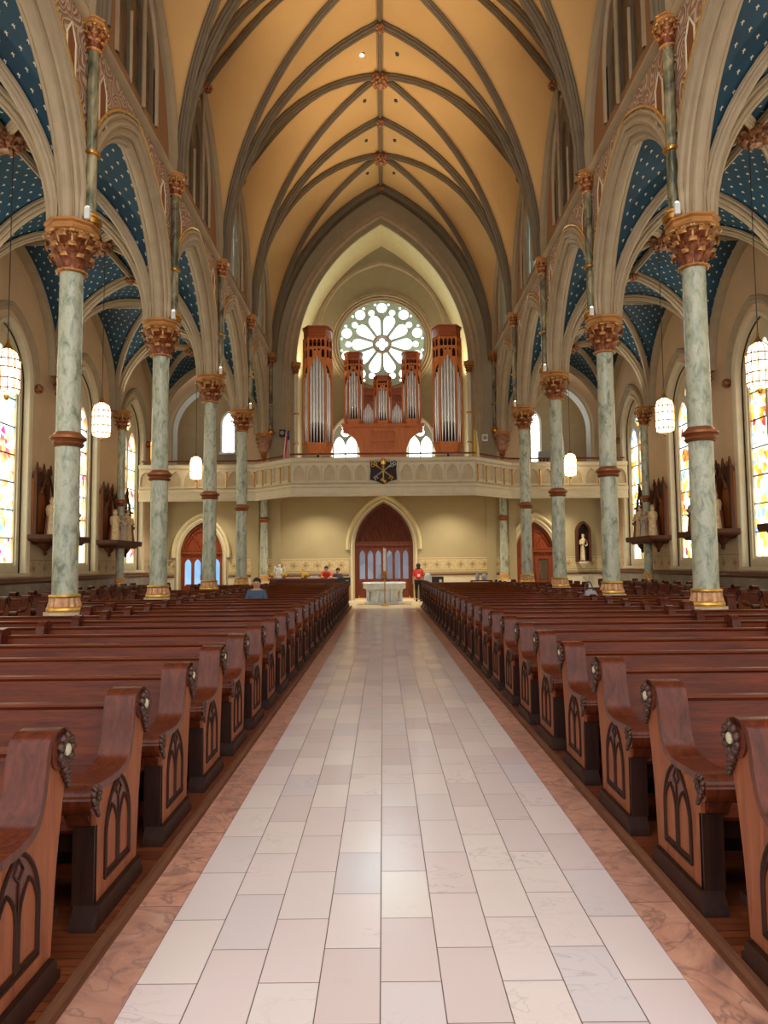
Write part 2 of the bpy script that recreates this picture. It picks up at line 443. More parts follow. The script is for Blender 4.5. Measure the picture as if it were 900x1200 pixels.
# ---------------------------------------------------------------- arch geometry
def half_arch(a, h, d=0.0, n=14):
    """left half of a pointed arch, springing at (-a, 0), apex (0, h), offset outward by d"""
    R = (a * a + h * h) / (2 * a)
    te = acos(max(-1, min(1, (R - a) / (R + d))))
    return [(-a + R - (R + d) * cos(te * j / n), (R + d) * sin(te * j / n)) for j in range(n + 1)]
def full_arch(a, h, d=0.0, n=14, drop=0.0):
    L = half_arch(a, h, d, n)
    if drop: L = [(L[0][0], -drop)] + L
    return L + [(-x, z) for x, z in reversed(L[:-1])]
def archmold(mb, mapf, uc, zs, a, h, prof, n=14, drop=0.0, half=None):
    """prof: (w, d) points; swept along the arch"""
    rows = []
    for w, d in prof:
        P = full_arch(a, h, d, n, drop)
        if half: P = P[:len(P) // 2 + 1] if half < 0 else P[len(P) // 2:]
        rows.append([mapf(uc + u, w, zs + z) for u, z in P])
    mb.grid(rows); return mb
def wall_open(mb, mapf, u0, u1, z0, z1, ops, w0, w1=None):
    """ops: (uc, a, sill, spring, h) ; flat wall at w0 with reveals to w1"""
    ops = sorted(ops); cuts = [u0] + [(ops[i][0] + ops[i + 1][0]) / 2 for i in range(len(ops) - 1)] + [u1]
    for i, (uc, a, sill, sp, h) in enumerate(ops):
        for sgn, ue in ((-1, cuts[i]), (1, cuts[i + 1])):
            arc = [(uc + sgn * -x, sp + z) for x, z in half_arch(a, h)]
            pts = [(ue, z0)]
            if sill > z0 + 1e-4: pts += [(uc, z0), (uc, sill)]
            pts += [(uc + sgn * a, sill)] + arc + ([(uc, z1)] if z1 > sp + h + 1e-4 else []) + [(ue, z1)]
            v = [mapf(u, w0, z) for u, z in pts]
            mb.add(v, [tuple(range(len(v)))])
        if w1 is not None:
            P = [(-a, sill - sp)] + half_arch(a, h); P = P + [(-x, z) for x, z in reversed(P[:-1])]
            rows = [[mapf(uc + x, w, sp + z) for x, z in P] for w in (w0, w1)]
            mb.grid(rows)
            if sill > z0 + 1e-4:
                mb.grid([[mapf(uc - a, w, sill) for w in (w0, w1)], [mapf(uc + a, w, sill) for w in (w0, w1)]])
    return mb
def circ(cx, cz, r, n=24, a0=0): return [(cx + r * cos(a0 + 2 * pi * i / n), cz + r * sin(a0 + 2 * pi * i / n)) for i in range(n)]
def rolls(pts, r, m=5):
    """insert a half-round bump between consecutive profile points where marked"""
    return pts
def mapY(x0, sgn):      # wall running along Y: u=y, w=offset away from the nave centre
    return lambda u, w, z: (XC + sgn * (x0 + w), u, z)
def mapX(y0):           # wall running along X: u=x, w=offset away from camera
    return lambda u, w, z: (XC + u, y0 + w, z)
# ---------------------------------------------------------------- flat plates with holes
def plate(mb, outer, holes, mapf, w0, w1):
    cu = bpy.data.curves.new('tmp', 'CURVE'); cu.dimensions = '2D'; cu.fill_mode = 'BOTH'
    for pts in [outer] + list(holes):
        sp = cu.splines.new('POLY'); sp.points.add(len(pts) - 1)
        for p, q in zip(sp.points, pts): p.co = (q[0], q[1], 0, 1)
        sp.use_cyclic_u = True
    cu.extrude = 0.5
    ob = bpy.data.objects.new('tmp', cu); COL.objects.link(ob)
    dg = bpy.context.evaluated_depsgraph_get()
    me = bpy.data.meshes.new_from_object(ob.evaluated_get(dg))
    vs = [mapf(v.co.x, w0 if v.co.z < 0 else w1, v.co.y) for v in me.vertices]
    mb.add(vs, [tuple(p.vertices) for p in me.polygons])
    bpy.data.objects.remove(ob); bpy.data.curves.remove(cu); bpy.data.meshes.remove(me)
    return mb
def rect(x0, x1, z0, z1): return [(x0, z0), (x1, z0), (x1, z1), (x0, z1)]
def lancet(uc, a, z0, sp, h, n=8, d=0.0):
    P = [(x + uc, z + sp) for x, z in full_arch(a, h, d, n)]
    return [(P[0][0], z0 - d)] + P + [(P[-1][0], z0 - d)]
def plan_sweep(mb, plan, prof, closed_prof=True):
    n = len(plan); nr = []
    for i in range(n):
        ds = []
        if i > 0: ds.append(Vector((plan[i][0] - plan[i-1][0], plan[i][1] - plan[i-1][1])).normalized())
        if i < n - 1: ds.append(Vector((plan[i+1][0] - plan[i][0], plan[i+1][1] - plan[i][1])).normalized())
        ns = [Vector((d.y, -d.x)) for d in ds]
        if len(ns) == 1: nr.append(ns[0])
        else:
            m = (ns[0] + ns[1]).normalized(); nr.append(m / max(.3, m.dot(ns[0])))
    rows = []
    P = prof + [prof[0]] if closed_prof else prof
    for o, z in P: rows.append([(plan[i][0] + nr[i].x * o, plan[i][1] + nr[i].y * o, z) for i in range(n)])
    mb.grid(rows); return mb

# ================================================================ floors
m = MB(); m.add([(-1.02, -3, 0), (1.217, -3, 0), (1.217, 27.5, 0), (-1.02, 27.5, 0)], [(0, 1, 2, 3)]); struct('floor', m, 'tiles', label='pale marble tile centre aisle')
for x0, x1 in ((-1.24, -1.02), (1.217, 1.44)):
    m = MB(); m.add([(x0, -3, 0), (x1, -3, 0), (x1, 27.5, 0), (x0, 27.5, 0)], [(0, 1, 2, 3)]); struct('floor', m, 'pink', label='pink veined marble border of the aisle')
for x0, x1, e in ((-6.75, -1.27, -1), (1.47, 6.85, 1)):
    m = MB(); m.box(x0, x1, -3, 28.6, -.02, .05); struct('floor', m, 'boards', label='oak platform under the pews')
    xe = x1 if e < 0 else x0
    m = MB()
    prof = [(-.0, -.02), (.035, -.02), (.035, .035), (.02, .052), (0, .056)]
    m.grid([[(xe - e * o, -3, z), (xe - e * o, 28.6, z)] for o, z in prof]); struct('trim', m, wood('platform nosing', (84, 50, 34), (120, 78, 54), .75, 'y'), label='wooden nosing along the pew platform')
for x0, x1 in ((-10.6, -6.75), (6.85, 10.7)):
    m = MB(); m.add([(x0, -3, 0), (x1, -3, 0), (x1, 33.5, 0), (x0, 33.5, 0)], [(0, 1, 2, 3)]); struct('floor', m, 'side_floor')
m = MB(); m.add([(-6.75, 27.5, -.005), (6.85, 27.5, -.005), (6.85, 33.5, -.005), (-6.75, 33.5, -.005)], [(0, 1, 2, 3)]); struct('floor', m, 'rear_floor', label='cream stone floor round the font')

# ================================================================ aisle outer walls
WY = [YS[0] + D * (i + .5) for i in range(-1, 5)]     # bay centres 4.7 9.9 15.1 20.25 25.4 30.6
XWALL = 10.6
GW = 1.22
for sgn, side in ((-1, 'left'), (1, 'right')):
    mp = mapY(XWALL, sgn)
    m = MB(); wall_open(m, mp, -3, YW, 0, 11.6, [(y, GW, 1.5, 7.1, 1.55) for y in WY], 0, .55)
    struct('wall_' + side, m, 'plaster', smooth=True)
    m = MB()
    for a, b in zip([-3] + [y + 1.45 for y in WY], [y - 1.45 for y in WY] + [YW]):
        m.box(XC + sgn * (XWALL - .012), XC + sgn * XWALL, a, b, 1.36, 2.05)
    struct('trim', m, 'band_side', label='stencilled frieze of the side wall')
    m = MB(); m.box(XC + sgn * (XWALL - .04), XC + sgn * XWALL, -3, YW, 0, 1.2); struct('baseboard_' + side, m, 'wainscot', label='grey marble dado of the side wall')
    m = MB(); plan = [(XC + sgn * XWALL, -3), (XC + sgn * XWALL, YW)]
    if sgn > 0: plan = plan
    pr = [(0, 1.18), (.07, 1.19), (.1, 1.24), (.07, 1.28), (.04, 1.34), (0, 1.35)]
    m.grid([[(XC + sgn * (XWALL - o), y, z) for y in (-3, YW)] for o, z in pr]); struct('trim', m, 'dado', label='brown dado rail of the side wall')

def aisle_window(i, sgn, y):
    side = 'left' if sgn < 0 else 'right'
    mp = mapY(XWALL, sgn)
    zs, h = 7.1, 1.55
    g = 1.04
    # stone frame
    m = MB()
    out = lancet(y, GW + .0, 1.5, zs, h)
    inn = lancet(y, g, 1.72, zs, h - .2)
    plate(m, out, [inn], mp, .20, .38)
    fr = m.build('window_%d' % i, 'cream'); fr['kind'] = 'structure'
    fr['label'] = 'stained glass window of the %s side aisle' % side
    # glass
    m = MB(); pts = lancet(y, g + .02, 1.70, zs, h - .18); m.add([mp(u, .33, z) for u, z in pts], [tuple(range(len(pts)))])
    m.build('glass', 'glass_left' if sgn < 0 else 'glass_right', fr, smooth=False)
    # tracery: two lights and a quatrefoil
    m = MB()
    outer = lancet(y, g, 1.72, zs, h - .2)
    holes = [lancet(y + s * .52, .465, 1.80, 6.6, .85, 7) for s in (-1, 1)]
    qf = []
    for k in range(4):
        a0 = pi / 2 * k
        cx, cz = y + .17 * cos(a0), 7.72 + .17 * sin(a0)
        for j in range(7):
            an = a0 - radians(100) + radians(200) * j / 6
            qf.append((cx + .145 * cos(an), cz + .145 * sin(an)))
    plate(m, outer, holes + [qf], mp, .26, .32); m.build('tracery', 'cream', fr)
    # dark reveal line and hood mould with stops
    m = MB(); archmold(m, mp, y, zs, GW, h, [(.20, .0), (.17, .0), (.17, -.035), (.20, -.035)], drop=zs - 1.5); m.build('inner_edge', 'black', fr)
    m = MB(); archmold(m, mp, y, zs, GW, h, [(0, .16), (-.06, .13), (-.03, .07), (-.03, .04), (0, .0), (.17, -.005)], drop=zs - 1.5); m.build('window_frame', 'cream', fr)
    m = MB(); archmold(m, mp, y, zs + .1, GW, h, [(0, .50), (-.08, .49), (-.11, .44), (-.07, .40), (-.09, .36), (-.06, .32), (-.04, .27), (0, .25)], drop=.05); m.build('hood_mould', 'arch', fr)
    for s in (-1, 1):
        m = MB(); m.ball(mp(y + s * (GW + .38), -.08, zs), .15, 8); m.build('label_stop', 'boss', fr)
    m = MB(); m.box(mp(0, 0, 0)[0], mp(0, .42, 0)[0], y - GW, y + GW, 1.42, 1.5); m.box(mp(0, -.1, 0)[0], mp(0, .02, 0)[0], y - GW - .12, y + GW + .12, 1.40, 1.5); m.build('window_sill', 'cream', fr)
    # saddle bars
    m = MB()
    for k in range(7): m.box(mp(0, .29, 0)[0], mp(0, .32, 0)[0], y - g, y + g, 2.5 + k * .82, 2.535 + k * .82)
    m.build('saddle_bar', 'black', fr)
wi = 1
for sgn in (-1, 1):
    for y in WY[1:]:
        aisle_window(wi, sgn, y); wi += 1

# ================================================================ ribs, webs
RIB = [(-.17, 0), (-.17, -.08), (-.12, -.12), (-.14, -.17), (-.12, -.22), (-.07, -.24), (-.07, -.28), (-.03, -.33), (.03, -.33), (.07, -.28), (.07, -.24), (.12, -.22), (.14, -.17), (.12, -.12), (.17, -.08), (.17, 0)]
def curve_rib(mb, P, Q, scale=1.0, prof=RIB, n=14):
    """quarter arch rib from the springer P to the crown Q, depth hanging into the room"""
    P = Vector(P); Q = Vector(Q); d = Vector((Q.x - P.x, Q.y - P.y)); a = d.length; d.normalize(); h = Q.z - P.z
    s = Vector((-d.y, d.x)); rows = []
    for w, dd in prof:
        L = half_arch(a, h, dd * scale, n)
        rows.append([(P.x + d.x * (x + a) + s.x * w * scale, P.y + d.y * (x + a) + s.y * w * scale, P.z + z) for x, z in L])
    mb.grid(rows)
def path_rib(mb, pts, scale=1.0, prof=RIB):
    P = [Vector(p) for p in pts]; rows = [[] for _ in prof]
    d = Vector((P[-1].x - P[0].x, P[-1].y - P[0].y)).normalized(); s = Vector((-d.y, d.x, 0))
    for i, p in enumerate(P):
        t = (P[min(i + 1, len(P) - 1)] - P[max(i - 1, 0)]).normalized()
        up = s.cross(t)
        if up.z < 0: up = -up
        for r, (w, dd) in zip(rows, prof): r.append(p + s * (w * scale) + up * (dd * scale))
    mb.grid(rows)
def curve_pts(P, Q, n=14):
    P = Vector(P); Q = Vector(Q); d = Vector((Q.x - P.x, Q.y - P.y)); a = d.length
    d = d.normalized() if a > 1e-6 else d
    return [Vector((P.x + d.x * (x + a), P.y + d.y * (x + a), P.z + z)) for x, z in half_arch(max(a, 1e-6), Q.z - P.z, 0, n)]
def web(mb, A, B, bulge=0.0, uaxis=1, off=0.0, m=8, pw=1.5):
    rows = []; uvs = []
    n = len(A) - 1; L = 0
    for j in range(n + 1):
        if j: L += (A[j] - A[j - 1]).length * .5 + (B[j] - B[j - 1]).length * .5
        r = []; u = []
        for i in range(m + 1):
            s = i / m; p = A[j].lerp(B[j], s)
            p = p + Vector((0, 0, bulge * sin(pi * s) * (j / n) ** pw))
            r.append(p); u.append((p[uaxis] if uaxis == 1 else p[0], L))
        rows.append(r); uvs.append(u)
    mb.grid(rows, uvs)
ZS, ZR, ZWA = 11.45, 19.62, 15.65
XN = 5.14
NB = 6    # nave bays, the first one behind the first column pair
nave_ys = [YS[0] - D] + YS
vault = MB(); ribs_all = []
for b in range(NB):
    ya, yb = nave_ys[b], nave_ys[b + 1]; yc = (ya + yb) / 2
    boss = Vector((XC, yc, ZR))
    for sgn in (-1, 1):
        for yy in (ya, yb):
            S = (XC + sgn * XN, yy, ZS)
            T = curve_pts(S, (XC, yy, ZR)); Dg = curve_pts(S, boss)
            web(vault, T, Dg, .08, 1)
            Wl = curve_pts((XC + sgn * 5.3, yy, ZS), (XC + sgn * 5.3, yc, ZWA))
            web(vault, Wl, Dg, 1.05, 0, pw=1.6)
ce = vault.build('ceiling', 'vault'); ce['kind'] = 'structure'; ce['label'] = 'ochre ribbed vault over the nave'
def crossridge(x0, z0, y, x1, z1, bulge):
    return [Vector((x0 + (x1 - x0) * s, y, z0 + (z1 - z0) * s + bulge * sin(pi * s))) for s in [i / 12 for i in range(13)]]
for b in range(NB):
    ya, yb = nave_ys[b], nave_ys[b + 1]; yc = (ya + yb) / 2
    for sgn in (-1, 1):
        for yy in (ya, yb):
            m = MB(); curve_rib(m, (XC + sgn * XN, yy, ZS), (XC, yc, ZR), .62); m.build('diagonal_rib', 'rib_dark', ce)
        m = MB(); path_rib(m, crossridge(XC + sgn * 5.25, ZWA - .05, yc, XC, ZR, 1.05), .5); m.build('cross_rib', 'rib_dark', ce)
        m = MB(); archmold(m, mapY(5.3, sgn), yc, ZS, D / 2, ZWA - ZS, [(0, .05), (-.14, .05), (-.2, 0), (-.16, -.06), (-.2, -.1), (-.14, -.15), (-.1, -.22), (0, -.22)]); m.build('wall_rib', 'rib', ce)
    m = MB(); m.box(XC - .07, XC + .07, ya, yb, ZR - .12, ZR + .02); m.cyl((XC, ya, ZR - .13), (XC, yb, ZR - .13), .05, n=8); m.build('ridge_rib', 'rib_dark', ce)
for yy in nave_ys:
    for sgn in (-1, 1):
        m = MB(); curve_rib(m, (XC + sgn * XN, yy, ZS), (XC, yy, ZR), .74); m.build('transverse_rib', 'rib_dark', ce)
def boss_mesh(r, mat='boss'):
    m = MB(); m.lathe([(.02, -.9 * r), (.35 * r, -.85 * r), (.45 * r, -.6 * r), (.9 * r, -.45 * r), (r, -.2 * r), (.8 * r, .1 * r), (.5 * r, .2 * r)], 24, flute=(2, 5, .12))
    for k in range(8):
        a = k * pi / 4; m.ball((.62 * r * cos(a), .62 * r * sin(a), -.55 * r), .26 * r, 6)
    return m.mesh('boss', mat)
bossL, bossS = boss_mesh(.36), boss_mesh(.2)
for b in range(NB):
    yc = (nave_ys[b] + nave_ys[b + 1]) / 2
    link('vault_boss', bossL, ce, (XC, yc, ZR - .18)); link('vault_boss', bossS, ce, (XC, nave_ys[b + 1], ZR - .2))
    for sgn in (-1, 1): link('corbel', bossS, ce, (XC + sgn * 5.1, yc, ZWA - .02))

# aisle vaults
AX0, AX1, AZS, AZR = 5.7, 10.5, 7.72, 11.05
AXC = (AX0 + AX1) / 2
for sgn in (-1, 1):
    v = MB(); X = lambda x: XC + sgn * x
    for b in range(NB):
        ya, yb = nave_ys[b], nave_ys[b + 1]; yc = (ya + yb) / 2
        boss = (X(AXC), yc, AZR)
        for yy in (ya, yb):
            for xa in (AX0, AX1):
                S = (X(xa), yy, AZS)
                T = curve_pts(S, (X(AXC), yy, AZR)); Dg = curve_pts(S, boss); Wl = curve_pts(S, (X(xa), yc, AZR))
                web(v, T, Dg, .1, 1); web(v, Wl, Dg, .1, 0)
    ca = v.build('ceiling', 'stars'); ca['kind'] = 'structure'; ca['label'] = 'deep blue starry vault over the %s side aisle' % ('left' if sgn < 0 else 'right')
    for b in range(NB):
        ya, yb = nave_ys[b], nave_ys[b + 1]; yc = (ya + yb) / 2
        for yy in (ya, yb):
            for xa in (AX0, AX1):
                m = MB(); curve_rib(m, (X(xa), yy, AZS), (X(AXC), yc, AZR), .6); m.build('diagonal_rib', 'arch', ca)
        m = MB(); archmold(m, mapY(AX1, sgn), yc, AZS, D / 2, AZR - AZS, [(.1, .0), (-.1, .02), (-.14, -.04), (-.1, -.09), (-.12, -.14), (.0, -.2), (.1, -.2)]); m.build('wall_rib', 'arch', ca)
        m = MB(); path_rib(m, [(X(AXC), ya, AZR), (X(AXC), yc, AZR), (X(AXC), yb, AZR)], .5); m.build('ridge_rib', 'arch', ca)
        m = MB(); path_rib(m, [(X(AX0), yc, AZR), (X(AXC), yc, AZR), (X(AX1), yc, AZR)], .5); m.build('ridge_rib', 'arch', ca)
        link('vault_boss', bossL, ca, (X(AXC), yc, AZR - .1))
        link('vault_boss', bossS, ca, (X(AXC), yb, AZR - .15))
    for yy in nave_ys:
        for xa in (AX0, AX1):
            m = MB(); curve_rib(m, (X(xa), yy, AZS), (X(AXC), yy, AZR), .8); m.build('transverse_rib', 'arch', ca)

# ================================================================ arcade and clerestory walls
H1 = [(-.28, .68), (-.35, .66), (-.38, .62), (-.36, .57), (-.30, .55), (-.30, .49), (-.36, .46), (-.38, .40), (-.35, .34), (-.28, .32), (-.26, .28), (-.28, .22), (-.25, .16), (-.19, .14), (-.15, .16), (-.13, .12), (-.14, .06), (-.10, .0), (-.04, -.03), (0, -.03)]
H1 = [(w * .70, d * .76) for w, d in H1]
ARCH = H1 + [(-w, d) for w, d in reversed(H1[:-1])]
AA, AH, AZ0 = 2.27, 2.98, 7.70
AW = {}
for sgn, side in ((-1, 'left'), (1, 'right')):
    mp = mapY(5.5, sgn)
    m = MB()
    ops = [(y, AA + .45, AZ0, AZ0 + .02, AH + .42) for y in [(nave_ys[i] + nave_ys[i + 1]) / 2 for i in range(NB)]]
    ops = [(y, D / 2 - .004, AZ0, AZ0 + .02, AH + .36) for y in WY]
    for w in (-.2, .2): wall_open(m, mp, nave_ys[0], YS[-1] + .0, AZ0, 11.5, ops, w)
    aw = struct('wall_arcade_' + side, m, 'relief', label='spandrels in scrollwork relief over the %s arcade' % side)
    AW[sgn] = aw
    for y in WY:
        m = MB(); archmold(m, mp, y, AZ0 + .02, AA, AH, ARCH, 18); m.build('arch_moulding', 'arch', aw, ang=24)
        for d, r in ((.57, .026),):
            P = [mp(y + u, -.23, AZ0 + .02 + z) for u, z in full_arch(AA, AH, d, 18) if abs(u) < D / 2 - .02]
            m = MB(); m.tube(P, r, 6); m.build('gilded_bead', 'gold', aw)
    for y in YS:
        for s in (-1, 1):
            c = y + s * .70; zc = 10.45
            P = [(c - .17, zc - .40), (c, zc - .66), (c + .17, zc - .40), (c + .17, zc + .26), (c, zc + .54), (c - .17, zc + .26)]
            m = MB(); m.add([mp(u, -.21, z) for u, z in P], [tuple(range(6))]); m.build('lozenge_panel', 'brown_panel', aw, smooth=False)
            m = MB(); m.tube([mp(u, -.21, z) for u, z in P], .022, 6, closed=True); m.build('lozenge_frame', 'cream', aw)
    # string course
    m = MB(); pr = [(-.2, 11.40), (-.28, 11.42), (-.34, 11.47), (-.34, 11.52), (-.30, 11.56), (-.28, 11.62), (-.18, 11.66)]
    m.grid([[mp(y, w, z) for y in (nave_ys[0], YW)] for w, z in pr]); m.build('string_course', 'arch', aw)
    # clerestory
    mc = mapY(5.3, sgn)
    m = MB(); wall_open(m, mc, nave_ys[0], YW, 11.5, 19.6, [(y, 1.2, 11.95, 13.3, 1.85) for y in WY], 0, .35)
    struct('wall_clerestory_' + side, m, 'lunette', label='clerestory wall above the %s arcade' % side)
    for i, y in enumerate(WY):
        if i == 0: continue
        m = MB(); plate(m, lancet(y, 1.2, 11.95, 13.3, 1.85), [lancet(y + k * .74, .31, 12.05, 13.3 if k else 13.9, .6, 6) for k in (-1, 0, 1)], mc, .03, .12)
        fr = m.build('window_%d' % wi, 'arch' if i > 3 else 'rib_dark'); fr['kind'] = 'structure'; wi += 1
        fr['label'] = 'clerestory lancets above the %s arcade' % side
        m = MB(); pts = lancet(y, 1.22, 11.93, 13.3, 1.87); m.add([mc(u, .09, z) for u, z in pts], [tuple(range(len(pts)))]); m.build('glass', 'glass_blue' if i > 3 else 'glass_dark', fr, smooth=False)
        m = MB(); archmold(m, mc, y, 13.3, 1.2, 1.85, [(0, .12), (-.06, .1), (-.06, .03), (0, 0), (.1, 0)], drop=1.35); m.build('window_frame', 'arch', fr)
        m = MB(); m.cyl(mc(y, -.14, 11.6), mc(y, -.14, ZWA - .2), .05, n=10); m.build('colonnette', 'rib', fr)
        m = MB()
        for k in (-.37, .37): m.cyl(mc(y + k, .02, 11.9), mc(y + k, .02, 13.5), .045, n=8)
        m.build('mullion', 'arch', fr)

# ================================================================ rear wall, below the gallery
GF = 5.15      # gallery floor
mr = mapX(YW)
DOORS = [(-8.42, .97, 2.15, 1.5), (0.0, 1.35, 2.45, 2.05), (6.98, .9, 2.1, 1.45)]
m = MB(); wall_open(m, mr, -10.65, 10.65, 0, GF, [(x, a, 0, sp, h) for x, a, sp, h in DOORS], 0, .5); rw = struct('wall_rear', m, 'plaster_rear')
m = MB(); cuts = [(-10.6, -9.65), (-7.15, -1.62), (1.62, 5.8), (8.15, 10.6)]
for a, b in cuts: m.box(XC + a, XC + b, YW - .012, YW, 1.30, 1.94)
struct('trim', m, 'band_rear', label='stencilled frieze of the rear wall')
m = MB()
for a, b in cuts: m.box(XC + a, XC + b, YW - .05, YW, 0, 1.12)
struct('baseboard_rear', m, 'cream', label='pale stone dado of the rear wall')
m = MB()
for a, b in cuts:
    m.grid([[(XC + x, YW - o, z) for x in (a, b)] for o, z in [(0, 1.10), (.08, 1.12), (.1, 1.16), (.06, 1.2), (0, 1.22)]])
struct('trim', m, 'dado', label='brown dado rail of the rear wall')
m = MB()
for s in (-1, 1): m.box(XC + s * 1.6, XC + s * 4.7, YW - .07, YW - .05, .0, .78)
struct('trim', m, 'wood_bright', label='brown wooden plinth boards either side of the main door')
for s in (-1, 1):     # piers beside the last columns
    m = MB(); m.box(XC + s * 4.75, XC + s * 5.15, YW - .18, YW, 0, GF); m.box(XC + s * 5.75, XC + s * 6.1, YW - .18, YW, 0, GF); struct('trim', m, 'plaster_rear', label='flat wall pier under the gallery')

def door(i, x, a, sp, h, kind):
    m = MB(); m.box(XC + x - a, XC + x + a, YW + .05, YW + .5, -.01, .09); struct('trim', m, 'plaster', label='stone door sill')
    m = MB(); m.box(XC + x - a - .1, XC + x + a + .1, YW + .5, YW + .55, 0, sp + h + .1); struct('wall_porch', m, 'lunette', label='dark porch wall behind the door')
    c = {'main': 'wood_door', 'left': 'wood_bright', 'right': 'wood_bright'}[kind]
    fr_lab = {'main': 'great pointed double door of dark carved wood', 'left': 'left side door with sky blue lancet panes', 'right': 'right side door with two dark panes'}[kind]
    m = MB(); out = lancet(x, a, 0.02, sp, h); inn = [lancet(x, a - .09, .08, sp, h - .12)]
    plate(m, out, inn, mr, .16, .34); fr = m.build('door_%d' % i, c); fr['kind'] = 'structure'; fr['label'] = fr_lab
    m = MB(); m.box(XC + x - a, XC + x + a, YW + .10, YW + .34, sp + .05, sp + .2); m.box(XC + x - a, XC + x + a, YW + .07, YW + .3, sp + .2, sp + .25); m.build('transom', c, fr)
    # tympanum
    m = MB(); pts = [(x + u, z + sp) for u, z in full_arch(a - .08, h - .1)]; m.add([mr(u, .26, z) for u, z in pts], [tuple(range(len(pts)))]); ty = m.build('tympanum', wood('tympanum wood', (76, 32, 16), (118, 56, 30), .6, 'z') if kind == 'main' else c, fr, smooth=False)
    m = MB(); zb = sp + .25
    if kind == 'main':
        for s in (-1, 1):
            for rr, cx in ((.0, 0), (.16, 0), (.3, 0)):
                m.tube([mr(x + s * (.06 + rr + .55 * (t / 8) ** 2 * (1 + rr)), .22, zb + (h - .75 - rr * .9) * t / 8) for t in range(9)], .028, 6)
            m.tube([mr(x + s * (.62 + u), .22, zb + z) for u, z in full_arch(.40, .62, 0, 7)], .03, 6)
            m.torus(mr(x + s * .62, .22, zb + .22), .17, .028, 20, 6, 'y')
            m.tube([mr(x + s * (.12 + .86 * t / 8), .22, zb + .9 * sin(pi * .5 * (1 - t / 8)) + .1) for t in range(9)], .028, 6)
        for k in (-.1, 0, .1): m.cyl(mr(x + k, .2, zb), mr(x + k, .2, sp + h - .3), .03, n=6)
    else:
        for s in (-1, 1):
            m.tube([mr(x + s * (a - .15 - (a - .2) * (t / 8)), .22, zb + (h - .65) * sin(pi / 2 * t / 8)) for t in range(9)], .024, 6)
            m.tube([mr(x + s * (.04 + (a * .55) * (t / 8)), .22, zb + (h - .8) * sin(pi / 2 * t / 8)) for t in range(9)], .024, 6)
        m.cyl(mr(x, .22, zb), mr(x, .22, sp + h - .25), .03, n=6)
    m.build('carved_tracery', c, ty)
    # leaves
    W_ = a - .09
    for s in (-1, 1):
        m = MB(); holes = []
        cx = x + s * W_ / 2
        if kind == 'main':
            for k in (-1, 0, 1): holes.append(lancet(cx + k * .37, .125, .98, 2.06, .24, 5))
        elif kind == 'left':
            for k in (-1, 1): holes.append(lancet(cx + k * .22, .15, .74, 1.72, .24, 5))
        else:
            holes.append(rect(cx - .22, cx + .22, .85, 1.85))
        plate(m, rect(x + s * .012 if s > 0 else x - W_, x + W_ if s > 0 else x - .012, .06, sp + .05), holes, mr, .2, .27)
        lf = m.build('door_leaf', c, fr)
        m = MB()
        for zz in (.12, .5):
            m.box(XC + cx - W_ / 2 + .12, XC + cx + W_ / 2 - .12, YW + .18, YW + .2, zz, zz + (.3 if kind != 'main' else .34))
        m.build('raised_panel', c, lf)
        m = MB(); m.add([mr(cx - W_ / 2, .245, .5), mr(cx + W_ / 2, .245, .5), mr(cx + W_ / 2, .245, sp), mr(cx - W_ / 2, .245, sp)], [(0, 1, 2, 3)])
        m.build('pane', {'main': 'glass_frost', 'left': 'glass_sky', 'right': 'glass_dark'}[kind], lf, smooth=False)
        m = MB(); m.tube([mr(x + s * .07, .17, 1.0), mr(x + s * .07, .12, 1.03), mr(x + s * .07, .12, 1.2), mr(x + s * .07, .17, 1.23)], .014, 6); m.build('door_handle', 'brass', lf)
        m = MB(); m.box(XC + x + s * .14, XC + x + s * (W_ - .06), YW + .185, YW + .2, .08, .2); m.build('kick_plate', 'brass', lf)
    # stone frame and hood
    m = MB(); archmold(m, mr, x, sp, a, h, [(0, .20), (-.05, .19), (-.07, .13), (-.04, .10), (-.02, .07), (.05, .06), (.06, .02), (.18, .0)], drop=sp); m.build('door_frame', 'cream', fr)
    m = MB(); archmold(m, mr, x, sp, a, h, [(0, .40), (-.12, .40), (-.18, .35), (-.17, .29), (-.1, .25), (-.06, .21), (0, .20)], drop=.12); m.build('hood_mould', 'plaster_yellow', fr)
for i, (d_, k) in enumerate(zip(DOORS, ('left', 'main', 'right'))): door(i + 1, *d_, k)

# ================================================================ gallery
M['recess_shade'] = plain('parapet recess painted shade', (204, 186, 150), .7)  # darker tone painted behind the blind arcade as recess shade
GP = [(XC - 10.6, 31.3), (XC - 5.52, 31.3), (XC - 3.76, 29.5), (XC + 3.76, 29.5), (XC + 5.52, 31.3), (XC + 10.6, 31.3)]
m = MB()
for zz in (GF - .05, GF):
    pts = [(x, y + .1, zz) for x, y in GP] + [(XC + 10.6, YW, zz), (XC - 10.6, YW, zz)]
    m.add(pts, [tuple(range(8))])
struct('floor', m, 'plaster_rear', label='gallery floor slab', smooth=False)
gp = thing('gallery_parapet', 'cream stone choir gallery parapet with blind pointed arcading across the rear of the nave', 'balustrade', (0, 0, 0), kind='thing')
PP = [(-.2, 4.85), (0, 4.44), (.04, 4.44), (.06, 4.52), (.02, 4.6), (.03, 4.78), (.09, 4.84), (.1, 4.92), (.02, 4.97), (0, 5.0), (0, 5.82), (.05, 5.86), (.09, 5.92), (.09, 6.0), (.04, 6.04), (-.16, 6.04), (-.2, 6.0)]
m = MB(); plan_sweep(m, GP, PP); m.build('parapet_wall', 'cream', gp)
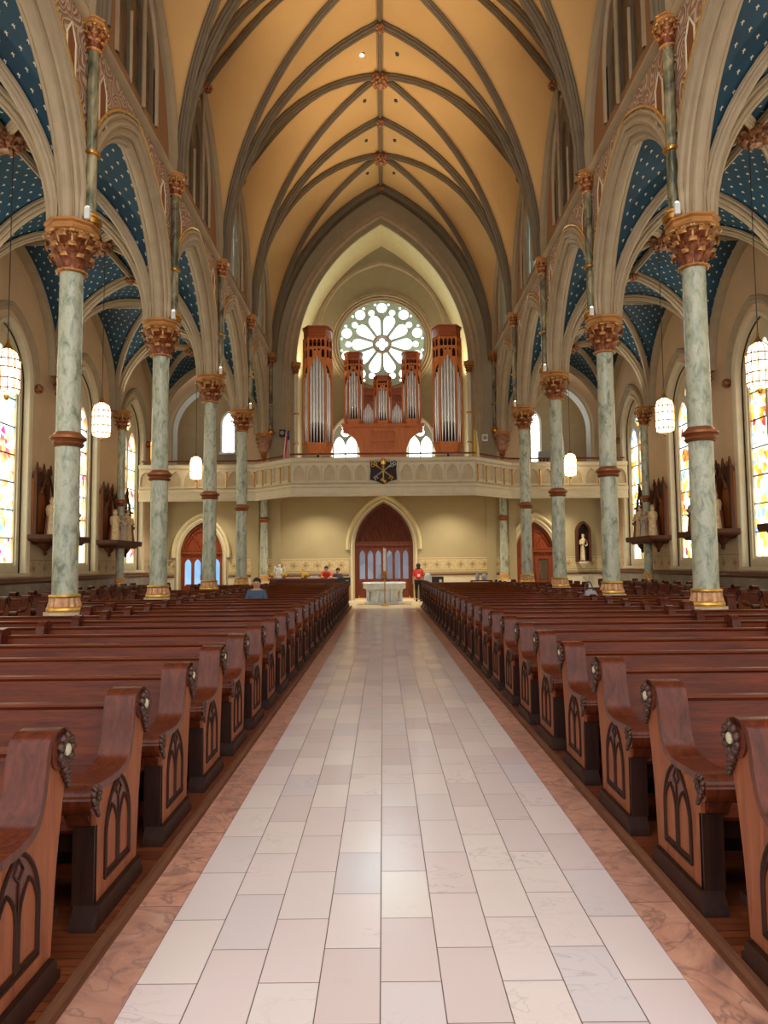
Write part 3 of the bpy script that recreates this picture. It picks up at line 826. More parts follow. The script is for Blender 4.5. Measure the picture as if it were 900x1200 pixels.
for k in range(5):
    p, q = GP[k], GP[k + 1]; L = sqrt((q[0] - p[0]) ** 2 + (q[1] - p[1]) ** 2); dx, dy = (q[0] - p[0]) / L, (q[1] - p[1]) / L
    mp = lambda u, w, z, p=p, dx=dx, dy=dy: (p[0] + dx * u + dy * w, p[1] + dy * u - dx * w, z)
    n = {0: 8, 1: 4, 2: 12, 3: 4, 4: 8}[k]; wd = L / n
    holes = []
    for j in range(n):
        c = wd * (j + .5)
        if k in (1, 3): holes.append(rect(c - wd * .36, c + wd * .36, 5.12, 5.74))
        else: holes.append(lancet(c, wd * .38, 5.08, 5.32, .42, 7))
    m = MB(); m.add([mp(.03, .006, 5.02), mp(L - .03, .006, 5.02), mp(L - .03, .006, 5.78), mp(.03, .006, 5.78)], [(0, 1, 2, 3)]); m.build('recess_shade_panel', 'recess_shade', gp, smooth=False)
    m = MB(); plate(m, rect(.02, L - .02, 5.0, 5.8), holes, mp, 0.0, .085); m.build('blind_arcade', 'cream', gp)
    for j in range(0 if k in (1, 3) else 1, n + (1 if k in (1, 3) else 0)):
        if k in (0, 4) and j % 2: continue
        c = min(max(wd * j, .04), L - .04)
        m = MB(); m.cyl(mp(c, .11, 5.08), mp(c, .11, 5.62), .028, n=8); m.lathe([(.045, 0), (.03, .05)], 8, mp(c, .11, 5.03)); m.lathe([(.03, 0), (.055, .07)], 8, mp(c, .11, 5.62))
        m.build('colonnette', 'brass' if k not in (2,) else 'cream', gp)
m = MB(); plan_sweep(m, [(x, y + .35) for x, y in GP], [(0, 6.2), (.04, 6.2), (.04, 6.27), (0, 6.27)]); struct('trim', m, 'wood_door', label='brown wooden handrail behind the gallery parapet')

# ================================================================ rear wall above the gallery
RA, RS, RH = 4.05, 11.0, 6.84
RX0 = 5.3
m = MB(); wall_open(m, mr, -RX0, RX0, GF, 19.6, [(0, RA, GF, RS, RH)], 0)
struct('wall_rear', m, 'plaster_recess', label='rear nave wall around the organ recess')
m = MB(); archmold(m, mr, 0, RS, RA, RH, [(0, .62), (-.08, .60), (-.11, .55), (-.07, .50), (-.03, .46), (-.03, .40), (-.1, .36), (-.12, .3), (-.08, .25), (-.02, .2), (.04, .17), (0.02, .1), (.08, .05), (.14, .0)], 20, drop=RS - GF); struct('trim', m, 'arch', label='moulded archivolt of the organ recess')
m = MB(); archmold(m, mr, 0, ZS - .3, 5.2, ZR - ZS + .25, [(-.36, .3), (-.36, .02), (-.3, -.04), (-.34, -.1), (-.26, -.16), (-.2, -.2), (-.1, -.2), (0, -.24)], 20); struct('trim', m, 'rib_dark', label='wall rib at the end of the nave vault')
m = MB(); P = full_arch(RA, RH, 0, 20, RS - GF); m.grid([[mr(u, w, RS + z) for u, z in P] for w in (.14, 2.55)]); struct('ceiling', m, 'plaster_yellow', label='pale yellow soffit of the organ recess')
m = MB()
back = rect(-4.3, 4.3, GF, 18.3)
RC = 12.77
lans = [lancet(s * 1.88, .66, 5.9, 7.75, 1.15) for s in (-1, 1)]
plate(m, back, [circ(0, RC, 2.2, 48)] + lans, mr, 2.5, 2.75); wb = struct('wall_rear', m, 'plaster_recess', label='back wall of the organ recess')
m = MB(); archmold(m, mapX(36.0), 0, 13.2, 3.15, 3.7, [(0, .16), (-.08, .14), (-.06, .07), (-.1, .03), (-.06, -.03), (0, -.06)], 18, drop=8.0); struct('trim', m, 'arch', label='pointed wall arch framing the rose window')
m = MB()
for r_, rr in ((2.62, .05), (2.5, .07), (2.36, .05), (2.24, .06)): m.torus((XC, 35.95 if r_ > 2.3 else 36.0, RC), r_, rr, 64, 8, 'y')
rose = m.build('window_%d' % wi, 'arch'); wi += 1; rose['kind'] = 'structure'; rose['label'] = 'great round rose window behind the organ'
mrr = mapX(36.0)
m = MB(); P = circ(0, RC, 2.22, 48); m.add([mrr(u, .2, z) for u, z in P], [tuple(range(48))]); m.build('glass', 'glass_rose', rose, smooth=False)
holes = []
for k in range(10):
    a = radians(90 + 36 * k); b = radians(90 + 18 + 36 * k)
    holes.append([(p[0], p[1]) for p in circ(1.88 * cos(a), RC + 1.88 * sin(a), 0.255, 14)])
    holes.append(circ(1.70 * cos(b), RC + 1.70 * sin(b), 0.155, 12))
    pet = []
    for t in range(17):   # teardrop petal along direction b
        an = pi * (t / 16) * 1.0
        if t <= 16:
            rr = .27 * sin(an) if t < 8 else .27 * sin(an)
        f_ = t / 16
        pet.append(f_)
    L0, L1, Wd = .50, 1.50, .26
    pts = []
    side = [(L0, .085), (.8, .18), (1.1, .27), (1.28, .29), (1.43, .22), (1.52, .07)]
    for l, w in side: pts.append((l, w))
    for l, w in reversed(side): pts.append((l, -w))
    holes.append([(l * cos(b) - w * sin(b), RC + l * sin(b) + w * cos(b)) for l, w in pts])
    for s in (-1, 1):
        e = a + s * radians(9.5)
        holes.append(circ(2.07 * cos(e), RC + 2.07 * sin(e), .065, 8))
q = []
for k in range(4):
    a0 = pi / 2 * k
    for j in range(7):
        an = a0 - radians(100) + radians(200) * j / 6
        q.append((.17 * cos(a0) + .14 * cos(an), RC + .17 * sin(a0) + .14 * sin(an)))
holes.append(q)
m = MB(); plate(m, circ(0, RC, 2.22, 48), holes, mrr, .05, .17)
tr = plain('pale green tracery stone', (190, 214, 204), .5); m.build('tracery', tr, rose)
m = MB(); m.torus((XC, 36.03, RC), .44, .05, 28, 8, 'y'); m.build('hub_ring', plain('rose hub ring', (196, 150, 140), .5), rose)
for s in (-1, 1):
    m = MB(); archmold(m, mrr, s * 1.88, 7.75, .66, 1.15, [(0, .12), (-.07, .1), (-.05, .03), (0, 0), (.15, -.06), (.2, -.06)], 10, drop=1.85)
    w_ = m.build('window_%d' % wi, 'cream'); wi += 1; w_['kind'] = 'structure'; w_['label'] = 'pointed window %s the organ case' % ('left of' if s < 0 else 'right of')
    m = MB(); P = lancet(s * 1.88, .66, 5.9, 7.75, 1.15); m.add([mrr(u, .2, z) for u, z in P], [tuple(range(len(P)))]); m.build('glass', 'glass_plain', w_, smooth=False)
    m = MB(); plate(m, lancet(s * 1.88, .62, 5.9, 7.75, 1.1), [lancet(s * 1.88 + k * .305, .275, 5.95, 7.55, .5, 6) for k in (-1, 1)] + [circ(s * 1.88, 8.26, .21, 14)], mrr, .08, .17); m.build('tracery', tr, w_)
# side galleries
for s, side, a_ in ((-1, 'left', 1.5), (1, 'right', 1.4)):
    x0, x1 = (-10.65, -5.3) if s < 0 else (5.3, 10.65)
    xc = s * 8.3
    m = MB(); wall_open(m, mr, x0, x1, GF, 11.6, [(xc, a_, GF, 7.9, 2.05)], 0, .75); struct('wall_rear', m, 'plaster', label='rear wall above the %s side gallery' % side)
    m = MB(); archmold(m, mr, xc, 7.9, a_, 2.05, [(0, .22), (-.06, .2), (-.06, .12), (0, .06), (.02, .0)], 12, drop=2.7); struct('trim', m, 'cream', label='arch moulding of the %s gallery room' % side)
    m = MB(); P = full_arch(a_ - .01, 2.04, 0, 12, 2.7); m.grid([[mr(xc + u, w, 7.9 + z) for u, z in P] for w in (.02, .74)]); struct('trim', m, 'white', label='arch reveal painted window-lit white in the %s gallery room' % side)  # white lining stands in for window light on the reveal
    m = MB(); xm0, xm1 = xc - 2.1, xc + 2.1
    wx = xc + (.55 if s < 0 else -.95)
    ww = .30 if s < 0 else .52
    plate(m, rect(xm0, xm1, GF, 11), [lancet(wx, ww, 7.3 if s < 0 else 6.7, 8.7, .6)], mr, 2.6, 2.75)
    m.box(XC + xm0, XC + xm0 - .05, YW + .75, YW + 2.6, GF, 11); m.box(XC + xm1, XC + xm1 + .05, YW + .75, YW + 2.6, GF, 11); m.box(XC + xm0, XC + xm1, YW + .75, YW + 2.6, 11, 11.05)
    struct('wall_gallery_room', m, 'plaster_recess', label='walls of the %s gallery room' % side)
    m = MB(); m.box(XC + xm0, XC + xm1, YW, YW + 2.6, GF - .04, GF); struct('floor', m, 'boards')
    m = MB(); P = lancet(wx, ww, 7.3 if s < 0 else 6.7, 8.7, .6); m.add([mr(u, 2.68, z) for u, z in P], [tuple(range(len(P)))])
    m2 = MB(); archmold(m2, mapX(YW + 2.6), wx, 8.7, ww, .6, [(-.05, .1), (-.07, 0), (.05, -.03)], 8, drop=1.4 if s < 0 else 2.0); 
    for zz in (7.6, 8.0, 8.4): m2.box(XC + wx - ww, XC + wx + ww, YW + 2.63, YW + 2.66, zz, zz + .03)
    m2.box(XC + wx - .015, XC + wx + .015, YW + 2.62, YW + 2.66, 6.8 if s > 0 else 7.3, 9.2)
    w_ = m2.build('window_%d' % wi, 'white'); wi += 1; w_['kind'] = 'structure'; w_['label'] = 'clear window of the %s gallery room' % side
    m.build('glass', 'glass_plain', w_, smooth=False)
    m = MB(); m.box(XC + wx - ww - .15, XC + wx + ww + .15, YW + 2.45, YW + 2.62, (7.2 if s < 0 else 6.6), (7.3 if s < 0 else 6.7)); m.build('window_sill', 'white', w_)
# ================================================================ capitals and columns
def leaf(m, r0, z0, h, W, out, ang, n=7):
    rows = []
    for j in range(n + 1):
        t = j / n
        if t < .78: rad = r0 + out * (t / .78) ** 2.2; z = z0 + h * (t / .78)
        else:
            q = (t - .78) / .22; rad = r0 + out + .06 * sin(q * pi * .9) + .015; z = z0 + h - .09 * q * q
        w = W * (.35 + .65 * sin(pi * min(1, .12 + .78 * t))) * (1.18 if j % 2 else .88)
        r = []
        for k, (a, o) in enumerate(((-1, -.012), (-.5, .018), (0, .0), (.5, .018), (1, -.012))):
            th = ang + a * w / max(rad, .05)
            rr = rad + o
            r.append((rr * cos(th), rr * sin(th), z))
        rows.append(r)
    m.grid(rows)
def capital_mesh(pendant=False):
    m = MB()
    bell = [(.205, 0), (.22, .06), (.225, .3), (.26, .6), (.34, .82), (.38, .86)]
    m.lathe(bell, 24)
    m.torus((0, 0, .03), .235, .035, 24, 8)
    for k in range(18):
        a = 2 * pi * k / 18; m.ball((.262 * cos(a), .262 * sin(a), .03), .022, 5)
    for z0, h, W, out, off in ((.05, .30, .105, .10, 0), (.24, .32, .115, .125, .5), (.45, .30, .12, .14, 0)):
        for k in range(8): leaf(m, .215 + z0 * .13, z0, h, W, out, 2 * pi * (k + off) / 8)
    for k in range(8):
        a = 2 * pi * (k + .5) / 8
        for side in (-1, 1):
            ring = []
            for j in range(16):
                t = j / 15; an = t * 5.2; rr = .095 * (1 - .78 * t); off = side * (.02 + .03 * t)
                rad = .375 + rr * cos(an)
                ring.append((rad * cos(a) - off * sin(a), rad * sin(a) + off * cos(a), .765 + rr * sin(an)))
            m.tube(ring, [.03 - .016 * j / 15 for j in range(16)], 6)
        m.tube([(.23 * cos(a), .23 * sin(a), .40), (.28 * cos(a), .28 * sin(a), .6), (.38 * cos(a), .38 * sin(a), .83)], [.02, .028, .035], 6)
        a2 = 2 * pi * k / 8
        for q in range(5):
            b = 2 * pi * q / 5
            m.ball((.385 * cos(a2) - .035 * cos(b) * sin(a2), .385 * sin(a2) + .035 * cos(b) * cos(a2), .80 + .035 * sin(b)), .024, 5)
    return m
def abacus_mesh():
    m = MB(); m.lathe([(.40, .84), (.47, .88), (.50, .93), (.50, .96), (.46, .98), (.46, 1.0), (.52, 1.03), (.52, 1.08)], 8, a0=pi / 8)
    return m
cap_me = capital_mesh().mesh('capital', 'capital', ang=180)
aba_me = abacus_mesh().mesh('abacus', plain('gilded abacus', (196, 140, 80), .4, .3, var=.2), ang=20)
m = MB(); m.lathe([(.215, 1.2), (.21, 1.4), (.205, 3.75)], 32, cap=False); sh_low = m.mesh('shaft', 'marble')
m = MB(); m.lathe([(.205, 4.0), (.195, 6.83)], 32, cap=False); sh_up = m.mesh('shaft', 'marble')
m = MB(); m.lathe([(.205, 3.75), (.24, 3.76), (.27, 3.80), (.245, 3.83), (.26, 3.86), (.305, 3.89), (.30, 3.93), (.25, 3.96), (.22, 4.0), (.205, 4.01)], 32, cap=False); ring_me = m.mesh('ring', plain('bronze ring', (156, 96, 58), .35, .4, var=.2))
bp = [(.34, .62), (.36, .66), (.36, .80)]
m = MB(); m.lathe([(.38, 0), (.38, .5), (.34, .56), (.33, .66), (.33, .92)], 8, a0=pi / 8); pl_me = m.mesh('plinth', 'cream')
m = MB(); m.lathe([(.25, .92), (.285, .925), (.298, .955), (.29, .99), (.262, 1.01), (.25, 1.015)], 32); m.lathe([(.22, 1.155), (.25, 1.16), (.262, 1.185), (.25, 1.21), (.215, 1.22)], 32); bt_me = m.mesh('base_torus', 'gold')
m = MB(); m.lathe([(.268, 1.01), (.262, 1.04), (.245, 1.10), (.24, 1.16)], 32, flute=(0, 3, .05)); bf_me = m.mesh('base', plain('fluted base', (206, 158, 116), .45, .25, var=.25, scale=10))
m = MB(); m.lathe([(.095, 7.9), (.095, 11.0)], 16, cap=False); m2 = m.mesh('wall_shaft', 'marble_dark')
m = MB(); m.lathe([(.12, 0), (.2, .02), (.2, .1), (.14, .16), (.155, .2), (.11, .24)], 16); wb_me = m.mesh('shaft_base', 'brass')
m = MB(); m.lathe([(.12, 0), (.15, .02), (.15, .06), (.12, .08)], 16); wr_me = m.mesh('shaft_ring', 'brass')
def add(name, me, par, loc=(0, 0, 0), sc=None):
    o = link(name, me, par, loc)
    if sc: o.scale = (sc, sc, sc) if not isinstance(sc, tuple) else sc
    return o
def wallshaft(sgn, y):
    s = add('wall_shaft', m2, AW[sgn], (XC + sgn * 5.19, y, 0)); add('shaft_base', wb_me, s, (0, 0, 7.70)); add('shaft_ring', wr_me, s, (0, 0, 9.0)); add('shaft_capital', cap_me, s, (0, 0, 10.95), (.52, .52, .5)); add('shaft_abacus', aba_me, s, (0, 0, 10.95), (.5, .5, .5))
def column(sgn, i):
    side = 'left' if sgn < 0 else 'right'
    x = XC + sgn * 5.5
    where = ('outermost beside the camera, %s side' % side, 'nearest in view on the %s' % side, 'second in view on the %s' % side, 'third in view on the %s' % side, 'fourth on the %s, before the gallery' % side)[i]
    t = thing('marble_column', 'green marble column with gilded capital, %s' % where, 'column', (x, YS[i], 0), kind='thing', group='marble columns of the nave arcades')
    add('plinth', pl_me, t); add('base_torus', bt_me, t); add('base', bf_me, t); add('shaft', sh_low, t); add('ring', ring_me, t); add('shaft', sh_up, t)
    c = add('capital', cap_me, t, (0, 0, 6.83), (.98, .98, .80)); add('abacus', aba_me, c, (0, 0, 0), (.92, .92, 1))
    wallshaft(sgn, YS[i])
for sgn in (-1, 1):
    for i in range(5): column(sgn, i)
# half columns below the gallery and corbels above
m = MB(); m.lathe([(.185, 1.2), (.17, 3.6)], 24, cap=False); m.lathe([(.17, 3.8), (.17, GF - .1)], 24, cap=False); su_me = m.mesh('shaft', 'marble')
for sgn in (-1, 1):
    t = thing('marble_column', 'slim green marble column under the gallery at its %s corner' % ('left' if sgn < 0 else 'right'), 'column', (XC + sgn * 5.45, 33.0, 0), kind='thing')
    add('plinth', pl_me, t, sc=(.85, .85, 1)); add('base_torus', bt_me, t, sc=(.85, .85, 1)); add('base', bf_me, t, sc=(.85, .85, 1)); add('shaft', su_me, t); add('ring', ring_me, t, (0, 0, -.17), sc=(.85, .85, 1))
    t = thing('corbel_capital', 'gilded leafy corbel on the rear wall at the %s end of the arcade' % ('left' if sgn < 0 else 'right'), 'corbel', (XC + sgn * 5.5, 33.2, 6.85), kind='thing')
    cc = add('capital', capital_mesh().mesh('capital', plain('pale gilded stone', (186, 140, 110), .5, .1, var=.3, scale=9), ang=180), t, (0, 0, 0), (.8, .8, .8)); add('abacus', aba_me, t, (0, 0, 0), (.78, .78, .8))
    m = MB(); m.lathe([(.05, -.42), (.1, -.38), (.07, -.3), (.15, -.18), (.13, -.1), (.18, .02)], 16); m.build('pendant', 'capital', t)
    wallshaft(sgn, 33.2)
# jamb shafts of the organ recess
for sgn in (-1, 1):
    t = thing('jamb_shaft', 'slender %s jamb shaft of the organ recess' % ('left' if sgn < 0 else 'right'), 'column', (XC + sgn * 4.02, YW - .27, 0), kind='thing')
    m = MB(); m.lathe([(.09, GF), (.09, 10.55)], 16); m.build('shaft', 'cream', t)
    for z in (7.2, 8.6): add('shaft_ring', wr_me, t, (0, 0, z))
    add('shaft_capital', cap_me, t, (0, 0, 10.5), (.48, .48, .5)); add('shaft_abacus', aba_me, t, (0, 0, 10.5), (.48, .48, .5))
# wall shafts of the aisles
m = MB(); m.lathe([(.16, .9), (.15, 4.0)], 20, cap=False); m.lathe([(.15, 4.2), (.145, 6.98)], 20, cap=False); pw_me = m.mesh('shaft', 'marble')
m = MB(); m.lathe([(.26, 0), (.26, .82), (.22, .86)], 8, a0=pi / 8); pp_me = m.mesh('plinth', 'wainscot')
for sgn in (-1, 1):
    for i in range(0, 6):
        side = 'left' if sgn < 0 else 'right'
        w = ('beside the camera', 'second from the camera', 'third from the camera', 'with the nearer relief', 'with the farther relief', 'in the rear corner')[i]
        t = thing('wall_shaft', 'slim green marble shaft on the %s aisle wall, %s' % (side, w), 'column', (XC + sgn * 10.18, YS[i] if i < 5 else 32.9, 0), kind='thing', group='engaged shafts of the aisle walls')
        add('plinth', pp_me, t); add('base_torus', bt_me, t, (0, 0, .03), (.7, .7, 1)); add('base', bf_me, t, (0, 0, .03), (.7, .7, 1)); add('shaft', pw_me, t)
        add('ring', ring_me, t, (0, 0, .22), (.75, .75, 1)); c = add('capital', cap_me, t, (0, 0, 6.95), (.72, .72, .7)); add('abacus', aba_me, t, (0, 0, 6.95), (.62, .62, .7))

# floodlights on the capitals
m = MB(); m.box(-.045, .045, -.035, .035, 0, .2); m.box(-.015, .015, .035, .1, .06, .12); fl_me = m.mesh('housing', 'white')
m = MB(); m.lathe([(.045, 0), (.045, .02)], 12); fb_me = m.mesh('lamp', 'bulb')
for sgn in (-1, 1):
    for i in range(5):
        side = 'left' if sgn < 0 else 'right'
        w = ('over the camera', 'on the nearest column in view', 'on the second column in view', 'on the third column in view', 'on the fourth column in view')[i]
        t = thing('floodlight', 'small white floodlight standing on the %s capital %s' % (side, w), 'floodlight', (XC + sgn * 5.12, YS[i] - .30, 7.70), group='floodlights on the capitals')
        add('housing', fl_me, t); add('lamp', fb_me, t, (0, 0, .2), (.7, .7, 1))

# ================================================================ pews
TOP = [(-.655, .555), (-.66, .59), (-.635, .625), (-.59, .642), (-.50, .638), (-.40, .632), (-.30, .632), (-.22, .642), (-.17, .665), (-.14, .71), (-.12, .77), (-.105, .84), (-.095, .90), (-.075, .95), (-.035, .98), (.05, .985), (.11, .965), (.14, .92), (.14, .88)]
BACK = [(.125, .86), (.095, .74), (.06, .58), (.03, .40), (.01, .2), (.0, .10)]
FRONT = [(-.56, .10), (-.56, .48), (-.575, .52), (-.61, .535), (-.64, .545)]
def end_meshes(s):
    """s: +1 when the pew runs to +x from its aisle face at x=0, -1 otherwise"""
    mp = lambda u, w, z: (s * w, u, z + .05)
    n = len(TOP); inner = []
    for i in range(n):
        a = Vector(TOP[max(0, i - 1)]); b = Vector(TOP[min(n - 1, i + 1)]); t = (b - a).normalized(); nn = Vector((t.y, -t.x))
        inner.append((TOP[i][0] + nn.x * .035, TOP[i][1] + nn.y * .035))
    low = [((a[0] + b[0]) / 2, (a[1] + b[1]) / 2) for a, b in zip(TOP, inner)]
    m = MB(); m.prism(low + [(.11, .84)] + BACK[1:] + FRONT[:-1], mp, .0, .065); panel = m.mesh('pew_end', 'wood_end')
    m = MB()
    m.grid([[mp(u, -.012, z) for u, z in inner], [mp(u, -.012, z) for u, z in TOP], [mp(u, .15, z) for u, z in TOP], [mp(u, .15, z) for u, z in inner], [mp(u, -.012, z) for u, z in inner]])
    m.prism(circ(-.597, .575, .062, 14), mp, -.012, .15)
    m.prism(circ(.035, .90, .084, 18), mp, -.012, .15)
    m.prism([(-.085, .9), (-.06, .96), (.0, .98), (.13, .95), (.135, .8), (.06, .72), (-.08, .8)], mp, .06, .15)
    m.prism([(-.64, .56), (-.56, .56), (-.56, .44)], mp, .02, .13)
    cap = m.mesh('end_cap', 'wood_cap')
    m = MB(); m.prism([(-.62, 0), (.03, 0), (.03, .035), (.0, .05), (.0, .075), (-.02, .10), (-.575, .10), (-.59, .075), (-.61, .05), (-.62, .035)], mp, -.028, .09); m.box(s * .0, s * .1, -.575, -.54, .15, .5)
    foot = m.mesh('end_foot', 'wood_dark')
    # tracery
    m = MB()
    def tb(pts, r=.007): m.tube([mp(u, -.004, z) for u, z in pts], r, 5)
    c, hw = -.285, .165
    o = lancet(c, hw, .17, .36, .25, 7); tb(o + [o[0]], .009)
    for k in (-1, 1):
        l = lancet(c + k * hw / 2, hw / 2 - .012, .19, .36, .13, 5); tb(l + [l[0]])
    tb([(c - .0, .505), (c + .035, .54), (c, .585), (c - .035, .54), (c, .505)], .006)
    tb([(c, .19), (c, .5)], .006)
    trc = m.mesh('tracery', 'wood_dark')
    m = MB(); plate(m, lancet(c, hw, .17, .36, .25, 7), [lancet(c + k * hw / 2, hw / 2 - .02, .2, .36, .12, 5) for k in (-1, 1)], mp, -.003, .0); tp = m.mesh('tracery_panel', 'wood_cap')
    def carve(u, z, r):
        m = MB()
        for k in range(9):
            a = 2 * pi * k / 9; q = mp(u + r * .72 * cos(a), -.016, z + r * .72 * sin(a)); m.ball(q, r * .3, 5)
        for k in range(4): q = mp(u + .012 * k, -.014, z - r * (1.05 + .32 * k)); m.ball(q, r * (.36 - .05 * k), 5)
        m.torus(mp(u, -.016, z), r * .46, r * .09, 14, 5, 'x')
        return m.mesh('rosette', 'carved', ang=180)
    ra = carve(.065, .89, .075); rb = carve(-.6, .60, .05)
    m = MB(); q = mp(.065, -.024, .89); m.ball(q, .026, 7, sx=.45); med = m.mesh('medallion', 'medallion')
    return panel, cap, foot, trc, tp, ra, rb, med
ENDS = {1: end_meshes(1), -1: end_meshes(-1)}
def bench_meshes(s, L):
    mp = lambda u, w, z: (s * w, u, z + .05)
    m = MB(); m.prism([(-.52, .40), (-.535, .42), (-.52, .445), (-.48, .45), (-.08, .425), (-.08, .395), (-.5, .395)], mp, .065, L - .065); seat = m.mesh('seat', 'wood_seat')
    m = MB(); m.prism([(-.10, .42), (-.075, .42), (.085, .87), (.06, .875)], mp, .065, L - .065); back = m.mesh('backrest', 'wood_seat')
    m = MB(); m.prism([(.052, .862), (.045, .878), (.055, .892), (.09, .896), (.105, .885), (.10, .87), (.085, .862)], mp, .065, L - .065); rail = m.mesh('top_rail', 'wood_seat')
    m = MB(); m.prism([(-.47, .30), (-.45, .30), (-.45, .40), (-.47, .40)], mp, .065, L - .065); m.prism([(-.05, .08), (-.03, .08), (-.06, .42), (-.08, .42)], mp, .065, L - .065); ap = m.mesh('apron', 'wood_dark')
    m = MB(); m.prism([(.16, .12), (.29, .12), (.29, .16), (.16, .16)], mp, .10, L - .1)
    for w in (.3, L / 2, L - .3): m.prism([(.2, 0), (.25, 0), (.25, .12), (.2, .12)], mp, w - .03, w + .03)
    kn = m.mesh('kneeler', 'wood_dark')
    return seat, back, rail, ap, kn
def partition_mesh(s):
    mp = lambda u, w, z: (s * w, u, z + .05)
    m = MB(); m.prism([(-.5, .1), (-.5, .52), (-.44, .56), (-.3, .57), (-.2, .62), (-.13, .70), (-.1, .80), (-.085, .92), (-.04, .965), (.06, .975), (.12, .94), (.135, .90), (.12, .8), (.03, .4), (.0, .1)], mp, -.05, .05)
    return m.mesh('partition', 'wood_cap')
PART = partition_mesh(1)
BEN = {}
def pew(s, xa, xb, y, label, group, mid=None, detail=True):
    L = abs(xb - xa); key = (s, round(L, 2))
    if key not in BEN: BEN[key] = bench_meshes(s, L)
    t = thing('pew', label, 'pew', (xa, y, 0), group=group)
    for nm, me in zip(('seat', 'backrest', 'top_rail', 'apron', 'kneeler'), BEN[key]): link(nm, me, t)
    for e, ss, x in ((0, s, 0), (1, -s, s * L)):
        P = ENDS[ss]
        pe = link('pew_end', P[0], t, (x, 0, 0)); link('end_cap', P[1], pe); link('end_foot', P[2], pe)
        if detail and e == 0:
            link('tracery', P[3], pe); link('tracery_panel', P[4], pe)
            r = link('rosette', P[5], pe); link('rosette', P[6], pe); link('medallion', P[7], pe)
        else: link('rosette', P[5], pe)
    if mid is not None: link('partition', PART, t, (s * mid, 0, 0))
def near_col(y): return any(yc - .45 < y + .34 and y - .72 < yc + .45 for yc in YS[:5])
for k in range(-1, 25):
    o = ORD[k + 1]
    for s, xa, y0 in ((-1, -1.34, 4.01), (1, 1.50, 4.10)):
        y = y0 + k; side = 'left' if s < 0 else 'right'
        short = near_col(y) or near_col(y - .08)
        L = 3.6 if short else 5.25
        if not short and k in (23, 24) : L = 5.25
        extra = ', shortened at a column' if short else ''
        g = 'pews of the %s nave block' % side
        if k == -1: lab = 'dark mahogany pew nearest the camera, %s of the marble aisle' % side
        elif k == 24: lab = 'dark mahogany pew farthest from the camera, %s of the marble aisle' % side
        else: lab = 'dark pew, %s row from the camera, %s of the marble aisle%s' % (o, side, extra)
        pew(s, xa, xa + s * L, y, lab, g, 2.85)
for k in range(10, 25):
    for s, xa, y0 in ((-1, -8.25, 4.01), (1, 8.35, 4.10)):
        side = 'left' if s < 0 else 'right'
        lab = 'short pew in the %s side aisle, %s in view from the camera' % (side, ORD[k - 10])
        if k == 24: lab = 'short pew in the %s side aisle, last before the rear wall' % side
        pew(s, xa, xa + s * 1.45, y0 + k, lab, 'short pews of the %s side aisle' % side, None, False)

# ================================================================ lanterns
def lantern(sgn, i, y):
    side = 'left' if sgn < 0 else 'right'
    x = XC + sgn * 7.95; z0 = 5.32; R = .25; H = .82
    w = ('nearest in view', 'second in view', 'third in view', 'farthest, before the gallery')[i - 2] if i >= 2 else 'over the first pews'
    t = thing('hanging_lantern', 'lit glass lantern on a long cable, %s aisle, %s' % (side, w), 'lantern', (x, y, z0), group='hanging lanterns of the side aisles')
    m = MB(); pr = [(.10, 0), (R * .9, .03), (R, .1), (R, H - .1), (R * .8, H + .06), (R * .4, H + .14), (.06, H + .16)]
    m.lathe(pr, 12); m.build('glass_shade', 'lantern', t)
    m = MB()
    for k in range(12):
        a = 2 * pi * k / 12; m.tube([((r + .008) * cos(a), (r + .008) * sin(a), z) for r, z in pr[1:]], .013, 4)
    for z in (.1, H * .38, H * .66, H - .1): m.torus((0, 0, z), R + .01, .016, 24, 5)
    m.torus((0, 0, .02), .2, .015, 20, 5); m.build('brass_frame', 'brass', t)
    m = MB(); m.lathe([(.12, H + .14), (.08, H + .2), (.03, H + .28), (.02, H + .4)], 12); m.build('finial', 'brass', t); m = MB(); m.lathe([(.03, -.12), (.06, -.05), (.05, 0)], 10); m.build('pendant', 'brass', t)
    m = MB(); m.cyl((0, 0, H + .4), (0, 0, 10.9 - z0), .010, n=6); m.build('cable', 'cord', t)
for sgn in (-1, 1):
    for i, y in enumerate(WY):
        if i >= 1: lantern(sgn, i, y)

